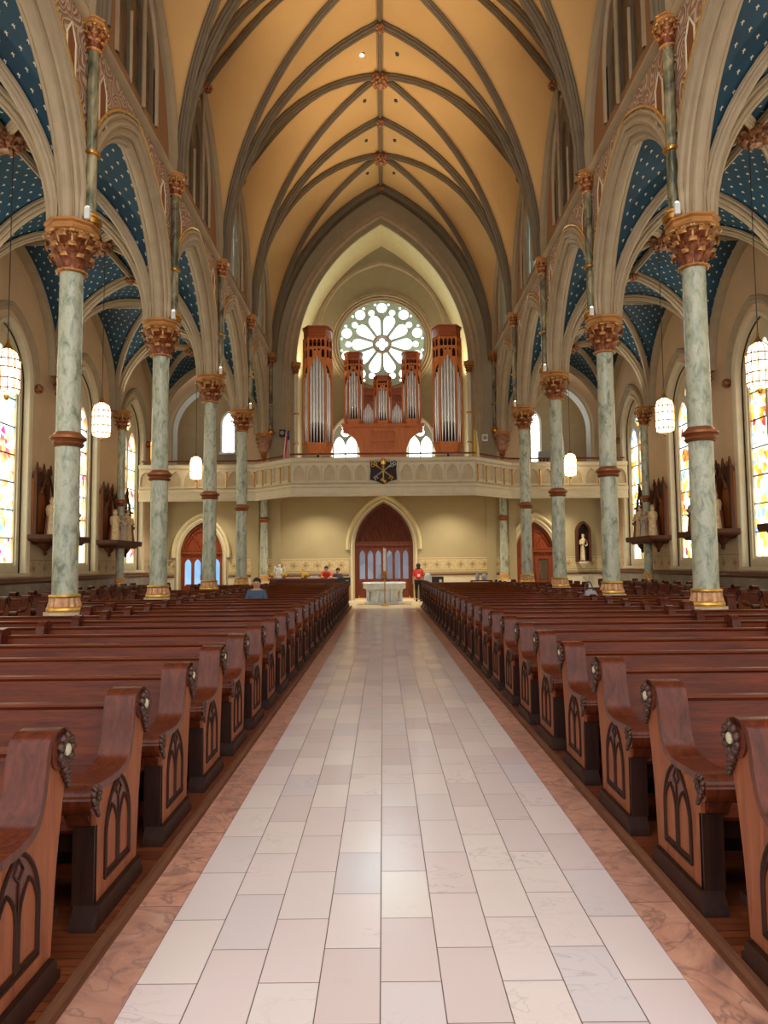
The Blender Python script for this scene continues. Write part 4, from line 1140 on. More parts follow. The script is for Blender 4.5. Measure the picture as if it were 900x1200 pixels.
# ================================================================ organ
def pipe_mesh(r, foot, L):
    m = MB(); m.lathe([(r * .2, 0), (r * .85, foot), (r * .7, foot + .01), (r, foot + r * 1.6), (r, foot + L), (r * .85, foot + L)], 14)
    return m.mesh('organ_pipe', 'pipe')
def tower(t, x, y, hw, z0, z1, dp, nf, ns, hmax):
    """half hexagonal pipe tower as parts of organ t"""
    f = .60
    F = [(-hw, 0), (-hw * f, -dp), (hw * f, -dp), (hw, 0)]
    def hexp(m, sc, za, zb, sc2=None):
        sc2 = sc2 or sc
        P = F + [(hw, dp * .9), (-hw, dp * .9)]
        a = [(x + px * sc, y + py * sc, za) for px, py in P]; b = [(x + px * sc2, y + py * sc2, zb) for px, py in P]
        n = len(P); m.add(a + b, [tuple(range(n)), tuple(range(n, 2 * n))] + [(i, (i + 1) % n, (i + 1) % n + n, i + n) for i in range(n)])
    hh = z1 - z0
    m = MB(); hexp(m, .96, z1 - .09 * hh, z1 - .05); hexp(m, 1.06, z1 - .06, z1); hexp(m, .9, z1 - .1 * hh - .03, z1 - .09 * hh); m.build('crown', 'wood_organ_top', t)
    m = MB(); hexp(m, 1.0, z0 + .04 * hh, z0 + .065 * hh, 1.03); hexp(m, .8, z0 - .02 * hh, z0 + .04 * hh, .97); m.build('base_ledge', 'wood_organ', t)
    m = MB()
    for px, py in F: m.box(x + px * .97 - .035, x + px * .97 + .035, y + py * .97 - .035, y + py * .97 + .035, z0 + .05 * hh, z1 - .09 * hh)
    m.box(x - hw, x - hw + .03, y, y + dp * .9, z0 + .05 * hh, z1 - .09 * hh); m.box(x + hw, x + hw - .03, y, y + dp * .9, z0 + .05 * hh, z1 - .09 * hh)
    m.build('case', 'wood_organ', t); m = MB(); m.box(x - hw + .03, x + hw - .03, y + dp * .5, y + dp * .55, z0 + .05 * hh, z1 - .09 * hh); m.build('back_board', 'wood_dark', t)  # dark back board paints in the shade between the pipes
    # pierced screens
    th = .19 * hh
    for i in range(3):
        p, q = F[i], F[i + 1]; L = sqrt((q[0] - p[0]) ** 2 + (q[1] - p[1]) ** 2); dx, dy = (q[0] - p[0]) / L, (q[1] - p[1]) / L
        mp = lambda u, w, z, p=p, dx=dx, dy=dy: (x + p[0] + dx * u + dy * w, y + p[1] + dy * u - dx * w, z)
        zt = z1 - .1 * hh; n = 4 if i == 1 else 2; wd = (L - .06) / n
        lo = zt - th
        out = [(.03, zt), (.03, lo - (0 if i != 0 else th * .6))] 
        if i == 1: out = [(.03, zt), (.03, lo - th * .5), (L * .22, lo - th * .1), (L * .5, lo + th * .28), (L * .78, lo - th * .1), (L - .03, lo - th * .5), (L - .03, zt)]
        elif i == 0: out = [(.03, zt), (.03, lo - th * 1.1), (L * .5, lo - th * .3), (L - .03, lo - th * .1), (L - .03, zt)]
        else: out = [(.03, zt), (.03, lo - th * .1), (L * .5, lo - th * .3), (L - .03, lo - th * 1.1), (L - .03, zt)]
        holes = []
        for j in range(n):
            c = .03 + wd * (j + .5)
            holes.append(lancet(c, wd * .40, zt - th * .36, zt - th * .16, th * .12, 4))
            if i == 1 and j in (1, 2): holes.append(circ(c, zt - th * .50, wd * .30, 8))
            else: holes.append(lancet(c, wd * .40, zt - th * .82, zt - th * .58, th * .12, 4))
        m = MB(); plate(m, out, holes, mp, -.01, .025); m.build('pierced_screen', 'wood_organ', t)
    # pipes
    zb = z0 + .065 * hh; r = hw * f * 2 / nf * .43
    foot = .15 * hh
    for i in range(3):
        p, q = F[i], F[i + 1]; n = nf if i == 1 else ns
        for j in range(n):
            s = (j + .5) / n
            px, py = (p[0] + (q[0] - p[0]) * s) * .88, (p[1] + (q[1] - p[1]) * s) * .88 + .03
            e = abs(px) / hw
            Lp = (hmax - foot) * (1.0 - .42 * e) 
            me = pipe_mesh(r if i == 1 else r * .95, foot * (1 - .15 * e), Lp)
            link('organ_pipe', me, t, (x + px, y + py, zb))
for s, side in ((-1, 'left'), (1, 'right')):
    t = thing('organ_tower', 'tall cherry wood organ tower of silvery pipes on the %s of the rose window' % side, 'pipe organ', (XC + s * 2.95, 32.55, 0), group='two tall outer organ towers')
    tower(t, 0, 0, .66, 6.75, 12.45, .42, 5, 3, 4.3)
    m = MB(); m.cyl((0, .1, GF), (0, .1, 6.65), .05, n=10); m.box(-.3, .3, -.1, .4, GF, GF + .06); m.build('support_post', 'wood_dark', t)
t = thing('central_organ_case', 'central cherry wood organ case with three pipe turrets below the rose window', 'pipe organ', (XC, 34.0, 0))
for x_, hw, z1, nf, ns, hm in ((-1.37, .45, 11.7, 4, 2, 2.4), (1.37, .45, 11.7, 4, 2, 2.4), (0, .42, 10.55, 4, 2, 1.65)):
    tower(t, x_, 0, hw, 8.25, z1, .30, nf, ns, hm)
m = MB(); br = [(-1.07, GF), (-1.07, 6.7)] + [(-1.07 - .82 * (1 - cos(pi / 2 * j / 8)), 6.7 + 1.15 * sin(pi / 2 * j / 8)) for j in range(1, 9)] + [(-1.89, 8.2)]
outl = br + [(-x, z) for x, z in reversed(br)]
holes = []
for j in range(9):
    c = -.54 + j * .135
    holes.append(lancet(c, .045, 7.52, 7.88, .07, 4)); holes.append(lancet(c, .045, 7.08, 7.40, .06, 4))
mo = lambda u, w, z: (u, w, z)
plate(m, outl, holes, mo, -.05, .03); m.build('lower_case', 'wood_organ', t)
m = MB(); m.box(-.7, .7, .05, .08, 7.0, 8.0); m.build('grille_cloth', plain('grille cloth', (196, 176, 182), .8), t)
m = MB(); m.box(-1.0, 1.0, .03, .55, GF, 8.1); m.build('case', 'wood_organ', t)
m = MB(); m.box(-1.95, 1.95, -.22, .5, 8.12, 8.26); m.box(-1.98, 1.98, -.25, .5, 8.2, 8.24); m.build('base_ledge', 'wood_organ', t)
m = MB(); m.box(-.75, .75, -.62, -.1, 6.05, 6.25); m.box(-.7, .7, -.5, -.1, GF, 6.05); m.build('console', 'wood_organ_top', t)
for s in (-1, 1):
    a, b = sorted((s * .42, s * .93))
    m = MB(); holes = [lancet((a + b) / 2 + k * .12, .04, 9.35, 9.62, .06, 4) for k in (-1.5, -.5, .5, 1.5)]
    c = (a + b) / 2
    plate(m, [(a, 9.95), (a, 8.9), (c - .12, 9.1), (c, 9.28), (c + .12, 9.1), (b, 8.9), (b, 9.95)], holes, mo, -.02, .01); m.box(a, b, .15, .2, 8.2, 9.95); m.box(a, b, -.05, .25, 9.9, 10.0)
    m.build('wing_screen', 'wood_organ_top', t)
    for j in range(6):
        q = a + .05 + (b - a - .1) * j / 5; e = abs(j - 2.5) / 2.5
        link('organ_pipe', pipe_mesh(.04, .28, .88 - .42 * e), t, (q, .05, 8.26))

# ================================================================ crest with the crossed keys
t = thing('crossed_keys_emblem', 'dark shield with crossed gold and silver keys hung at the centre of the gallery parapet', 'emblem', (XC, 29.36, 5.46))
me_ = lambda u, w, z: (u, w, z)
m = MB(); plate(m, [(-.55, .36), (-.45, .42), (-.2, .34), (0, .5), (.2, .34), (.45, .42), (.55, .36), (.52, 0), (.55, -.36), (.3, -.42), (0, -.54), (-.3, -.42), (-.55, -.36), (-.52, 0)], [], me_, -.02, .08); m.build('shield', 'wood_dark', t)
def key(sg, mt, y):
    m = MB(); d = Vector((sg, 0, -.72)).normalized(); p = Vector((-sg * .34, y, .24)); q = Vector((sg * .40, y, -.30)); m.cyl(p, q, .032, n=8)
    c = p - d * .06
    for a in (0, 2.1, 4.2): m.torus((c.x + .06 * cos(a), y, c.z + .06 * sin(a)), .062, .022, 14, 6, 'y')
    nn = Vector((d.z, 0, -d.x)) * sg
    for k in (0, 1):
        e = q - d * (.03 + .1 * k); m.tube([e, e + nn * .13], .03, 6)
    m.ball(tuple(p + d * .12), .05, 6)
    return m
key(1, 'gold', -.06).build('gold_key', 'gold', t); key(-1, 'silver', -.09).build('silver_key', 'silver', t)
m = MB(); m.lathe([(.02, .22), (.10, .24), (.12, .34), (.11, .44), (.07, .5), (.02, .53)], 14, (0, -.08, 0)); m.cyl((0, -.08, .24), (0, -.08, -.36), .028, n=8); m.ball((0, -.1, .16), .06, 6); m.build('canopy_finial', 'gold', t)
m = MB(); m.ball((-.05, -.1, -.38), .07, 6); m.ball((.05, -.1, -.44), .07, 6); m.build('bell', 'gold', t)

# ================================================================ flags
def flag(name, label, x, side, kind):
    t = thing(name, label, 'flag', (x, 29.95, 5.95))
    m = MB(); m.cyl((0, 0, -.5), (side * .04, .0, 2.35), .018, n=8); m.ball((side * .04, 0, 2.4), .045, 6); m.build('pole', 'brass', t); m = MB()
    rows = []; uv = []
    for j in range(20):
        s = j / 19; r = []; u_ = []
        for i in range(17):
            q = i / 16; spread = .12 + .16 * s
            xx = spread * (q - .25) * -side * -1 + .03 * sin(q * 19); yy = -.05 - .06 * sin(q * 16 + s) - .02 * s
            r.append((side * (.02) + xx * (1 if side > 0 else 1), yy, 1.30 - 1.28 * s - .12 * q)); u_.append((q, s))
        rows.append(r); uv.append(u_)
    m.grid(rows, uv)
    tt = NT(name + ' cloth'); c = tt.n('TexCoord').outputs['UV']; sp = tt.n('SeparateXYZ', {0: c}).outputs
    if kind == 'us':
        st = tt.math('GREATER_THAN', tt.math('FRACT', tt.math('MULTIPLY', sp[0], 6.5)), .5)
        col = tt.mix(st, lin((190, 40, 50)), lin((238, 234, 230)))
        blue = tt.math('MULTIPLY', tt.math('LESS_THAN', sp[0], .5), tt.math('LESS_THAN', sp[1], .3))
        vo = tt.n('TexVoronoi', {'Vector': c, 'Scale': 14.0}).outputs['Distance']
        can = tt.mix(tt.math('LESS_THAN', vo, .2), lin((38, 48, 100)), lin((235, 235, 240)))
        col = tt.mix(blue, col, can)
    else:
        col = tt.mix(tt.math('GREATER_THAN', sp[0], .62), lin((238, 196, 60)), lin((240, 238, 228)))
    o = m.build('cloth', tt.bsdf(col, .8), t, smooth=True)
flag('national_flag', 'furled red white and blue flag drooping at the left corner of the gallery parapet', XC - 3.92, -1, 'us')
flag('yellow_and_white_flag', 'furled yellow and white flag drooping at the right corner of the gallery parapet', XC + 3.80, 1, 'va')

# ================================================================ font, candle, cross rails
t = thing('baptismal_font', 'broad pale marble baptismal font with a scalloped rim before the main door', 'font', (XC, 30.7, 0))
def lobed(m, prof, n=64, lobes=4, amt=.09):
    v = []; f = []
    for r, z in prof:
        for i in range(n):
            a = 2 * pi * i / n + pi / 4; rr = r * (1 + amt * abs(cos(lobes * a / 2 * 1.0)) - amt * .5)
            v.append((rr * cos(a - pi / 4), rr * sin(a - pi / 4) * .95, z))
    k = len(prof)
    for j in range(k - 1):
        for i in range(n): f.append((j * n + i, j * n + (i + 1) % n, (j + 1) * n + (i + 1) % n, (j + 1) * n + i))
    f.append(tuple(range((k - 1) * n, k * n))); m.add(v, f)
m = MB(); lobed(m, [(.85, 0), (.85, .08), (.78, .12)]); m.build('base', 'white_stone', t)
m = MB(); lobed(m, [(.66, .10), (.62, .2), (.60, .5), (.66, .58)]); m.build('drum', 'white_stone', t)
m = MB(); lobed(m, [(.66, .56), (.84, .62), (.92, .66), (.92, .84), (.96, .87), (.93, .90), (.80, .90), (.78, .84), (.05, .83)]); m.build('basin', 'white_stone', t)
m = MB()
for k in range(8):
    a = 2 * pi * (k + .5) / 8; m.lathe([(.09, .1), (.07, .16), (.065, .5), (.09, .58)], 10, (.74 * cos(a), .70 * sin(a), 0))
m.build('colonnette', 'white_stone', t)
m = MB(); m.lathe([(.76, .865), (.01, .866)], 40, cap=False); m.build('water', plain('font water', (120, 140, 144), .05), t)
t = thing('paschal_candle', 'tall white candle on a slim brass floor stand in front of the font', 'candle', (XC + .02, 29.45, 0))
m = MB(); m.lathe([(.16, 0), (.16, .03), (.1, .06), (.03, .1), (.022, .2), (.022, 1.0), (.04, 1.02), (.022, 1.05), (.03, 1.12), (.09, 1.16), (.10, 1.36), (.11, 1.38), (.05, 1.39)], 16); m.build('stand', 'brass', t)
m = MB(); m.lathe([(.058, 1.37), (.058, 2.26), (.04, 2.28)], 14); m.cyl((0, 0, 2.27), (0, 0, 2.31), .006, n=5); m.build('wax', 'white', t)

# ================================================================ stations of the cross
M['red_robe'] = plain('faded red mantle', (140, 78, 62), .6); M['blue_robe'] = plain('faded blue mantle', (96, 110, 120), .6); M['gold_robe'] = plain('faded gold mantle', (196, 160, 96), .6)
M['amber'] = wood('amber gilded back board', (126, 66, 24), (180, 108, 44), .5, 'z')
def station(sgn, y, label):
    t = thing('carved_relief', label, 'wall carving', (XC + sgn * (XWALL - .03), y, 0), group='carved reliefs on the aisle piers')
    q = lambda u, w, z: (-sgn * w, u, z)
    for s in (-1, 1):
        m = MB(); pts = [(s * .42, 2.65), (s * 1.22, 2.65), (s * 1.22, 4.35), (s * .82, 4.72), (s * .42, 4.35)]
        m.prism(pts, q, .0, .1); m.build('back_panel', 'amber', t)
        m = MB(); plate(m, rect(min(s * .38, s * 1.26), max(s * .38, s * 1.26), 2.6, 4.55), [lancet(s * .82, .32, 2.72, 3.6, .62, 8)], q, .1, .20)
        m.tube([q(s * .82 - .4, .33, 3.85), q(s * .82, .33, 4.62), q(s * .82 + .4, .33, 3.85)], .04, 6)
        for k in (-.44, 0, .44): m.lathe([(.05, 0), (.06, .1), (.02, .32)], 8, q(s * .82 + k, .2, 4.5))
        m.ball(q(s * .82, .3, 4.2), .09, 6)
        m.build('gothic_niche', 'wood_station', t)
    m = MB(); m.prism([(-1.3, 2.45), (1.3, 2.45), (1.36, 2.52), (1.36, 2.64), (-1.36, 2.64), (-1.36, 2.52)], q, 0.0, .78)
    m.prism([(-1.0, 2.36), (1.0, 2.36), (1.2, 2.46), (-1.2, 2.46)], q, 0.0, .66)
    for s in (-1, 1): m.lathe([(.02, 2.02), (.07, 2.08), (.05, 2.14), (.16, 2.28), (.2, 2.38)], 12, q(s * .85, .3, 0))
    m.build('console', 'wood_station', t)
    k = 0
    rnd = random.Random(int(y * 10))
    for u, w, h, mt in ((-.75, .45, 1.15, 'statue_cream'), (-.35, .60, .95, 'statue_grey'), (.05, .62, 1.2, 'statue_cream'), (.42, .58, .8, 'statue_brown'), (.8, .45, 1.1, 'statue_grey')):
        m = MB(); c = q(u, w, 2.64); lean = rnd.uniform(-.08, .08)
        pr = [(.20, 0), (.18, .2), (.15, .5), (.18, .70), (.16, .79), (.06, .85), (.09, .91), (.08, .98), (.02, 1.03)]
        m.lathe([(r, z * h / 1.02) for r, z in pr], 12, c, flute=(0, 3, .06))
        for s2 in (-1, 1): m.tube([(c[0], c[1] + s2 * .12, c[2] + h * .74), (c[0] - sgn * .12, c[1] + s2 * (.17 + lean), c[2] + h * .6), (c[0] - sgn * .2, c[1] + s2 * .06, c[2] + h * (.66 + lean))], [.05, .045, .03], 7)
        fg = m.build('figure', mt, t)
        m = MB(); m.ball((c[0], c[1], c[2] + h * .94), .085, 8, sz=1.15); m.build('head', 'skin', fg)
        m = MB(); m.lathe([(.21, .02), (.19, .3), (.17, .58)], 10, (c[0] + sgn * .03, c[1] + .03, c[2]), flute=(0, 2, .08)); m.build('mantle', ('red_robe', 'blue_robe', 'gold_robe')[k % 3], fg); k += 1
    m = MB(); m.box(-sgn * .62 - .03, -sgn * .62 + .03, -.05 + .3, .05 + .3, 2.7, 4.1); m.box(-sgn * .62 - .03, -sgn * .62 + .03, -.1, .65, 3.72, 3.8); m.build('cross', 'wood_station', t)
for sgn, i, w in ((-1, 3, 'on the nearer left pier'), (-1, 4, 'on the farther left pier'), (1, 2, 'at the right edge of the view'), (1, 3, 'on the right pier behind the nearest column'), (1, 4, 'on the farther right pier')):
    station(sgn, YS[i], 'dark gothic relief with pale figures ' + w)

# statue in a niche, right of the right door
t = thing('niche_statue', 'robed saint statue in a dark pointed frame right of the right side door', 'statue', (XC + 9.16, YW, 0))
m = MB(); plate(m, lancet(0, .34, 1.68, 3.05, .50), [lancet(0, .24, 1.76, 3.05, .38)], lambda u, w, z: (u, w, z), -.28, 0); m.build('frame', 'wood_station', t)
m = MB(); P = lancet(0, .30, 1.70, 3.05, .45); m.add([(u, -.02, z) for u, z in P], [tuple(range(len(P)))]); m.build('back_board', 'wood_dark', t)
m = MB(); m.lathe([(.04, 1.38), (.12, 1.46), (.2, 1.58), (.27, 1.62), (.27, 1.7)], 12, (0, -.14, 0)); m.build('bracket', 'cream', t)
m = MB(); m.lathe([(.14, 1.7), (.13, 2.0), (.11, 2.4), (.14, 2.62), (.13, 2.70), (.05, 2.77), (.07, 2.85), (.065, 2.92), (.01, 2.97)], 14, (0, -.14, 0), flute=(0, 3, .05)); m.tube([(-.13, -.14, 2.66), (-.16, -.2, 2.5), (-.04, -.27, 2.52)], .04, 7); m.tube([(.13, -.14, 2.66), (.16, -.2, 2.45), (.06, -.27, 2.42)], .04, 7); fg = m.build('figure', 'statue_cream', t)
m = MB(); m.lathe([(.15, 1.71), (.14, 2.3), (.155, 2.6), (.12, 2.7)], 14, (.05, -.125, 0), sx=.75); m.build('dark_cloak', 'black_cloth', t)

# ================================================================ rear furniture
t = thing('service_counter', 'long dark wooden counter behind the last pews left of the aisle', 'counter', (-3.33, 31.2, 0))
m = MB(); m.box(-1.5, 1.5, -.3, .3, .06, 1.02); m.build('body', 'wood_cap', t)
m = MB(); m.box(-1.56, 1.56, -.36, .36, 1.02, 1.08); m.build('worktop', 'wood_door', t)
m = MB()
for k in range(5): m.box(-1.42 + k * .58, -.92 + k * .58, -.32, -.3, .2, .9)
m.build('front_panel', 'wood_cap', t)
t = thing('angel_statuette', 'small white statuette standing at the left end of the counter', 'statue', (-4.45, 31.15, 1.08))
m = MB(); m.lathe([(.2, 0), (.2, .06), (.14, .1), (.15, .3), (.11, .42), (.05, .47), (.07, .54), (.02, .62)], 14); 
for s in (-1, 1): m.tube([(s * .06, .05, .36), (s * .2, .08, .5), (s * .24, .08, .28), (s * .1, .06, .16)], [.04, .06, .04, .02], 6)
m.build('figure', 'white', t)
for i, (x, w, h, mt, nm, lab) in enumerate(((-4.22, .13, .26, 'yellow', 'flower_pot', 'yellow pot of flowers beside the white statuette'), (-4.74, .10, .2, 'yellow', 'flower_pot', 'yellow pot of flowers left of the white statuette'), (-3.3, .12, .24, 'yellow', 'flower_pot', 'yellow flowers near the middle of the counter'))):
    t = thing(nm, lab, 'flowers', (x, 31.0, 1.08), group='yellow flowers on the counter')
    m = MB(); m.lathe([(w * .5, 0), (w * .7, .12)], 12); m.build('pot', 'brass', t)
    m = MB()
    for k in range(9): a = k * .7; m.ball((w * .6 * cos(a), w * .6 * sin(a), .15 + .03 * (k % 3)), w * .36, 6)
    m.build('blossom', mt, t)
t = thing('brass_figurine', 'small gold figure on the middle of the counter', 'figurine', (-3.45, 31.2, 1.08)); m = MB(); m.lathe([(.07, 0), (.05, .06), (.06, .2), (.04, .3), (.025, .34), (.045, .4), (.01, .46)], 10); m.build('figure', 'gold', t); m = MB(); m.lathe([(.09, -.0), (.09, .03)], 10); m.build('base', 'wood_dark', t)
t = thing('folded_cloth', 'folded white cloth lying on the counter', 'cloth', (-2.95, 31.1, 1.08)); m = MB(); m.box(-.2, .2, -.12, .12, 0, .05); m.box(-.17, .14, -.1, .1, .05, .1); m.build('fold', 'white', t)
t = thing('open_booklet', 'open white booklet on the counter beside the grey-shirted person', 'book', (-2.15, 30.95, 1.08)); m = MB(); m.prism([(-.2, .0), (0, .02), (.2, .0), (.2, .02), (0, .04), (-.2, .02)], lambda u, w, z: (u, w, z), -.13, .13); m.build('pages', 'white', t)
for x, lab in ((-1.62, 'black leaflet stand with a white card behind the last left pew'), (2.28, 'black leaflet stand with a white card behind the last right pew')):
    t = thing('leaflet_stand', lab, 'stand', (x, 30.6, 0), group='black leaflet stands')
    m = MB(); m.box(-.24, .24, -.15, .15, .78, 1.12); m.build('box', 'black', t)
    m = MB(); m.cyl((0, 0, .02), (0, 0, .78), .03, n=8); m.box(-.18, .18, -.14, .14, 0, .03); m.build('pedestal', 'black', t)
    m = MB(); m.box(.06, .16, -.165, -.15, .88, 1.0); m.build('card', 'white', t)
t = thing('side_table', 'small dark table behind the last right pews, carrying two pale vases', 'table', (4.15, 30.8, 0)); m = MB(); m.box(-.45, .45, -.25, .25, .9, .95); m.build('tabletop', 'wood_cap', t)
for a, b in ((-1, -1), (-1, 1), (1, -1), (1, 1)): m = MB(); m.box(a * .42 - .025, a * .42 + .025, b * .22 - .025, b * .22 + .025, 0, .9); m.build('leg', 'wood_cap', t)
for x, r, lab in ((3.98, .09, 'smaller pale vase on the left of the small dark table'), (4.28, .13, 'larger pale vase on the right of the small dark table')):
    o = MB().lathe([(r * .6, 0), (r, .1), (r * .9, .2), (r * .4, .28), (r * .55, .32)], 14).build('vase', 'pale_cloth'); o.location = (x, 30.8, .95); tag(o, lab, 'vase', 'vases on the small table')
t = thing('holdall', 'pale grey bag with a looped handle on a right hand pew beside the third column', 'bag', (4.78, 16.84, .50)); t.scale = (.9, .9, 1.62)
m = MB(); m.lathe([(.16, 0), (.2, .08), (.19, .22), (.12, .32), (.03, .35)], 16, sx=1.15, sy=.7); m.build('body', 'pale_cloth', t)
m = MB(); m.tube([(-.05 + .11 * cos(a), -.05, .28 + .17 * sin(a)) for a in [pi * k / 10 for k in range(-1, 12)]], .014, 6); m.build('handle', 'grey_cloth', t)
t = thing('draped_coat', 'pale grey coat draped beside the woman in red at the last right pew', 'coat', (1.95, 31.9, 0)); m = MB()
m.lathe([(.16, .0), (.15, .4), (.13, .8), (.15, 1.1), (.12, 1.2), (.03, 1.28)], 16, flute=(0, 4, .08)); m.build('cloth', 'pale_cloth', t)

# gallery room and wall fittings
t = thing('slanted_board', 'white board leaning upright in the right gallery room', 'board', (XC + 8.72, 34.9, GF)); m = MB(); m.prism([(-.13, 0), (.22, 0), (.02, 2.6), (-.1, 2.6)], lambda u, w, z: (u, w, z), -.06, .06); m.build('board', 'white', t)
t = thing('storage_bench', 'grey bench with dark openings in the right gallery room', 'bench', (XC + 8.05, 35.3, GF)); m = MB(); plate(m, rect(-.45, .45, 0, 1.95), [rect(-.4 + k * .17, -.29 + k * .17, z, z + .14) for k in range(5) for z in (1.1, 1.45)], lambda u, w, z: (u, w, z), -.1, .02); m.box(-.45, .45, .05, .08, 0, 1.9); m.build('frame', 'lavender', t)
m = MB(); m.box(-.42, .42, .02, .045, 1.0, 1.7); m.build('recess', 'black', t)
for x, z, mt, lab in ((XC - 4.66, 7.75, 'black', 'black spotlight on the rear wall left of the organ'), (XC + 4.72, 7.45, 'white', 'white speaker on the rear wall right of the organ')):
    t = thing('wall_speaker', lab, 'speaker', (x, YW, z)); m = MB(); m.box(-.13, .13, -.3, -.05, -.16, .16); m.build('housing', mt, t)
    m = MB(); m.lathe([(.1, 0), (.09, .02)], 14); o = m.build('cone', 'lavender', t); o.rotation_euler = (pi / 2, 0, 0); o.location = (0, -.3, 0)
    m = MB(); m.box(-.03, .03, -.06, .0, -.03, .03); m.build('bracket', mt, t)
m = MB(); 
for sx in (-1, 1):
    for y in [v for yc in WY[2:] for v in (yc - 1.35, yc + 1.2)]:
        m = MB(); m.lathe([(.085, 0), (.085, .16), (.05, .18)], 14, (XC + sx * .62, y, ZR - .26)); o = m.build('downlight', 'black', ce)
m = MB(); m.lathe([(.07, 0), (.07, .02)], 14, (XC - .62, WY[4] - 1.35, ZR - .285)); m.build('lit_bulb', 'bulb', ce)

# ================================================================ people
def skin(name, J, E, mt, parent, grow=0.0, sub=2):
    names = list(J); idx = {k: i for i, k in enumerate(names)}
    me = bpy.data.meshes.new(name); me.from_pydata([J[k][:3] for k in names], [(idx[a], idx[b]) for a, b in E], [])
    me.materials.append(M[mt])
    o = bpy.data.objects.new(name, me); COL.objects.link(o); o.parent = parent
    md = o.modifiers.new('Skin', 'SKIN'); md.use_smooth_shade = True
    sv = me.skin_vertices[0].data
    for k in names: r = J[k][3] + grow; sv[idx[k]].radius = (r * (J[k][4] if len(J[k]) > 4 else 1), r)
    for s_ in sv: s_.use_root = False
    sv[0].use_root = True
    sb = o.modifiers.new('Sub', 'SUBSURF'); sb.levels = sub; sb.render_levels = sub
    return o
EDG = [('pel', 'spi'), ('spi', 'che'), ('che', 'nec'), ('nec', 'he0'), ('he0', 'he1'), ('he1', 'he2')]
def person(label, loc, rotz, J, top, trs, hair, extra=None, sleeves=True):
    t = thing('person', label, 'person', loc, rotz)
    E = list(EDG)
    for s in 'LR': E += [('che', 'sh' + s), ('sh' + s, 'el' + s), ('el' + s, 'wr' + s), ('wr' + s, 'ha' + s), ('pel', 'hi' + s), ('hi' + s, 'kn' + s), ('kn' + s, 'an' + s), ('an' + s, 'to' + s)]
    JJ = dict(J)
    for s in 'LR':
        w, h = Vector(J['wr' + s][:3]), Vector(J['ha' + s][:3]); d = (h - w).normalized(); sd = d.cross(Vector((0, 1, 0)))
        if sd.length < .1: sd = d.cross(Vector((0, 0, 1)))
        sd.normalize()
        for q in range(4):
            p = h + sd * (q - 1.5) * .017; e = h + d * (.06 + .012 * (q in (1, 2))) + sd * (q - 1.5) * .022 + Vector((0, -.012, 0))
            JJ['f%s%d' % (s, q)] = (*e, .008); E.append(('ha' + s, 'f%s%d' % (s, q)))
        e = w + d * .05 + sd * .045; JJ['t' + s] = (*e, .009); E.append(('ha' + s, 't' + s))
    skin('body', JJ, E, 'skin', t)
    up = {k: J[k] for k in ('pel', 'spi', 'che', 'shL', 'shR', 'elL', 'elR')}
    up['nk'] = tuple((Vector(J['che'][:3]) * .35 + Vector(J['nec'][:3]) * .65)) + (.05,)
    e2 = [('pel', 'spi'), ('spi', 'che'), ('che', 'nk'), ('che', 'shL'), ('che', 'shR'), ('shL', 'elL'), ('shR', 'elR')]
    skin('shirt', up, e2, top, t, .016)
    lo = {k: J[k] for k in ('pel', 'hiL', 'hiR', 'knL', 'knR', 'anL', 'anR')}
    skin('trousers', lo, [('pel', 'hiL'), ('pel', 'hiR'), ('hiL', 'knL'), ('hiR', 'knR'), ('knL', 'anL'), ('knR', 'anR')], trs, t, .014)
    for s in 'LR':
        a, b = J['an' + s], J['to' + s]; m = MB(); m.tube([(a[0], a[1] + .05, b[2]), (a[0], a[1], b[2] + .02), b[:3]], [.045, .05, .042], 10); m.build('shoe', 'black', t)
    h0, h1, h2 = (Vector(J[k][:3]) for k in ('he0', 'he1', 'he2'))
    ax = (h2 - h0).normalized(); fw = J.get('face', (0, -1, 0)) if isinstance(J.get('face'), tuple) else (0, -1, 0)
    f = Vector(FACE.get(id(J), (0, -1, 0))).normalized(); sd = ax.cross(f).normalized()
    m = MB(); c = h1 - f * .034 + ax * .03; m.ball(tuple(c), .10, 10, sz=1.0); 
    if hair == 'long': m.ball(tuple(h0 - f * .05 - ax * .02), .085, 8, sz=1.5)
    m.build('hair', 'hair', t)
    m = MB()
    for s in (-1, 1): m.ball(tuple(h1 + f * .086 + sd * s * .032 - ax * .004), .011, 6)
    m.build('eye', 'black', t)
    m = MB(); m.tube([h1 + f * .088 + ax * .0, h1 + f * .112 - ax * .035, h1 + f * .09 - ax * .042], [.008, .014, .01], 6)
    for s in (-1, 1): m.ball(tuple(h1 + sd * s * .088 - ax * .015), .024, 6, sx=.5)
    m.build('nose_and_ears', 'skin', t)
    m = MB(); m.tube([h1 + f * .088 - ax * .065 + sd * x for x in (-.022, 0, .022)], .006, 5); m.build('mouth', plain('lips', (170, 96, 84), .6), t)
    return t
FACE = {}
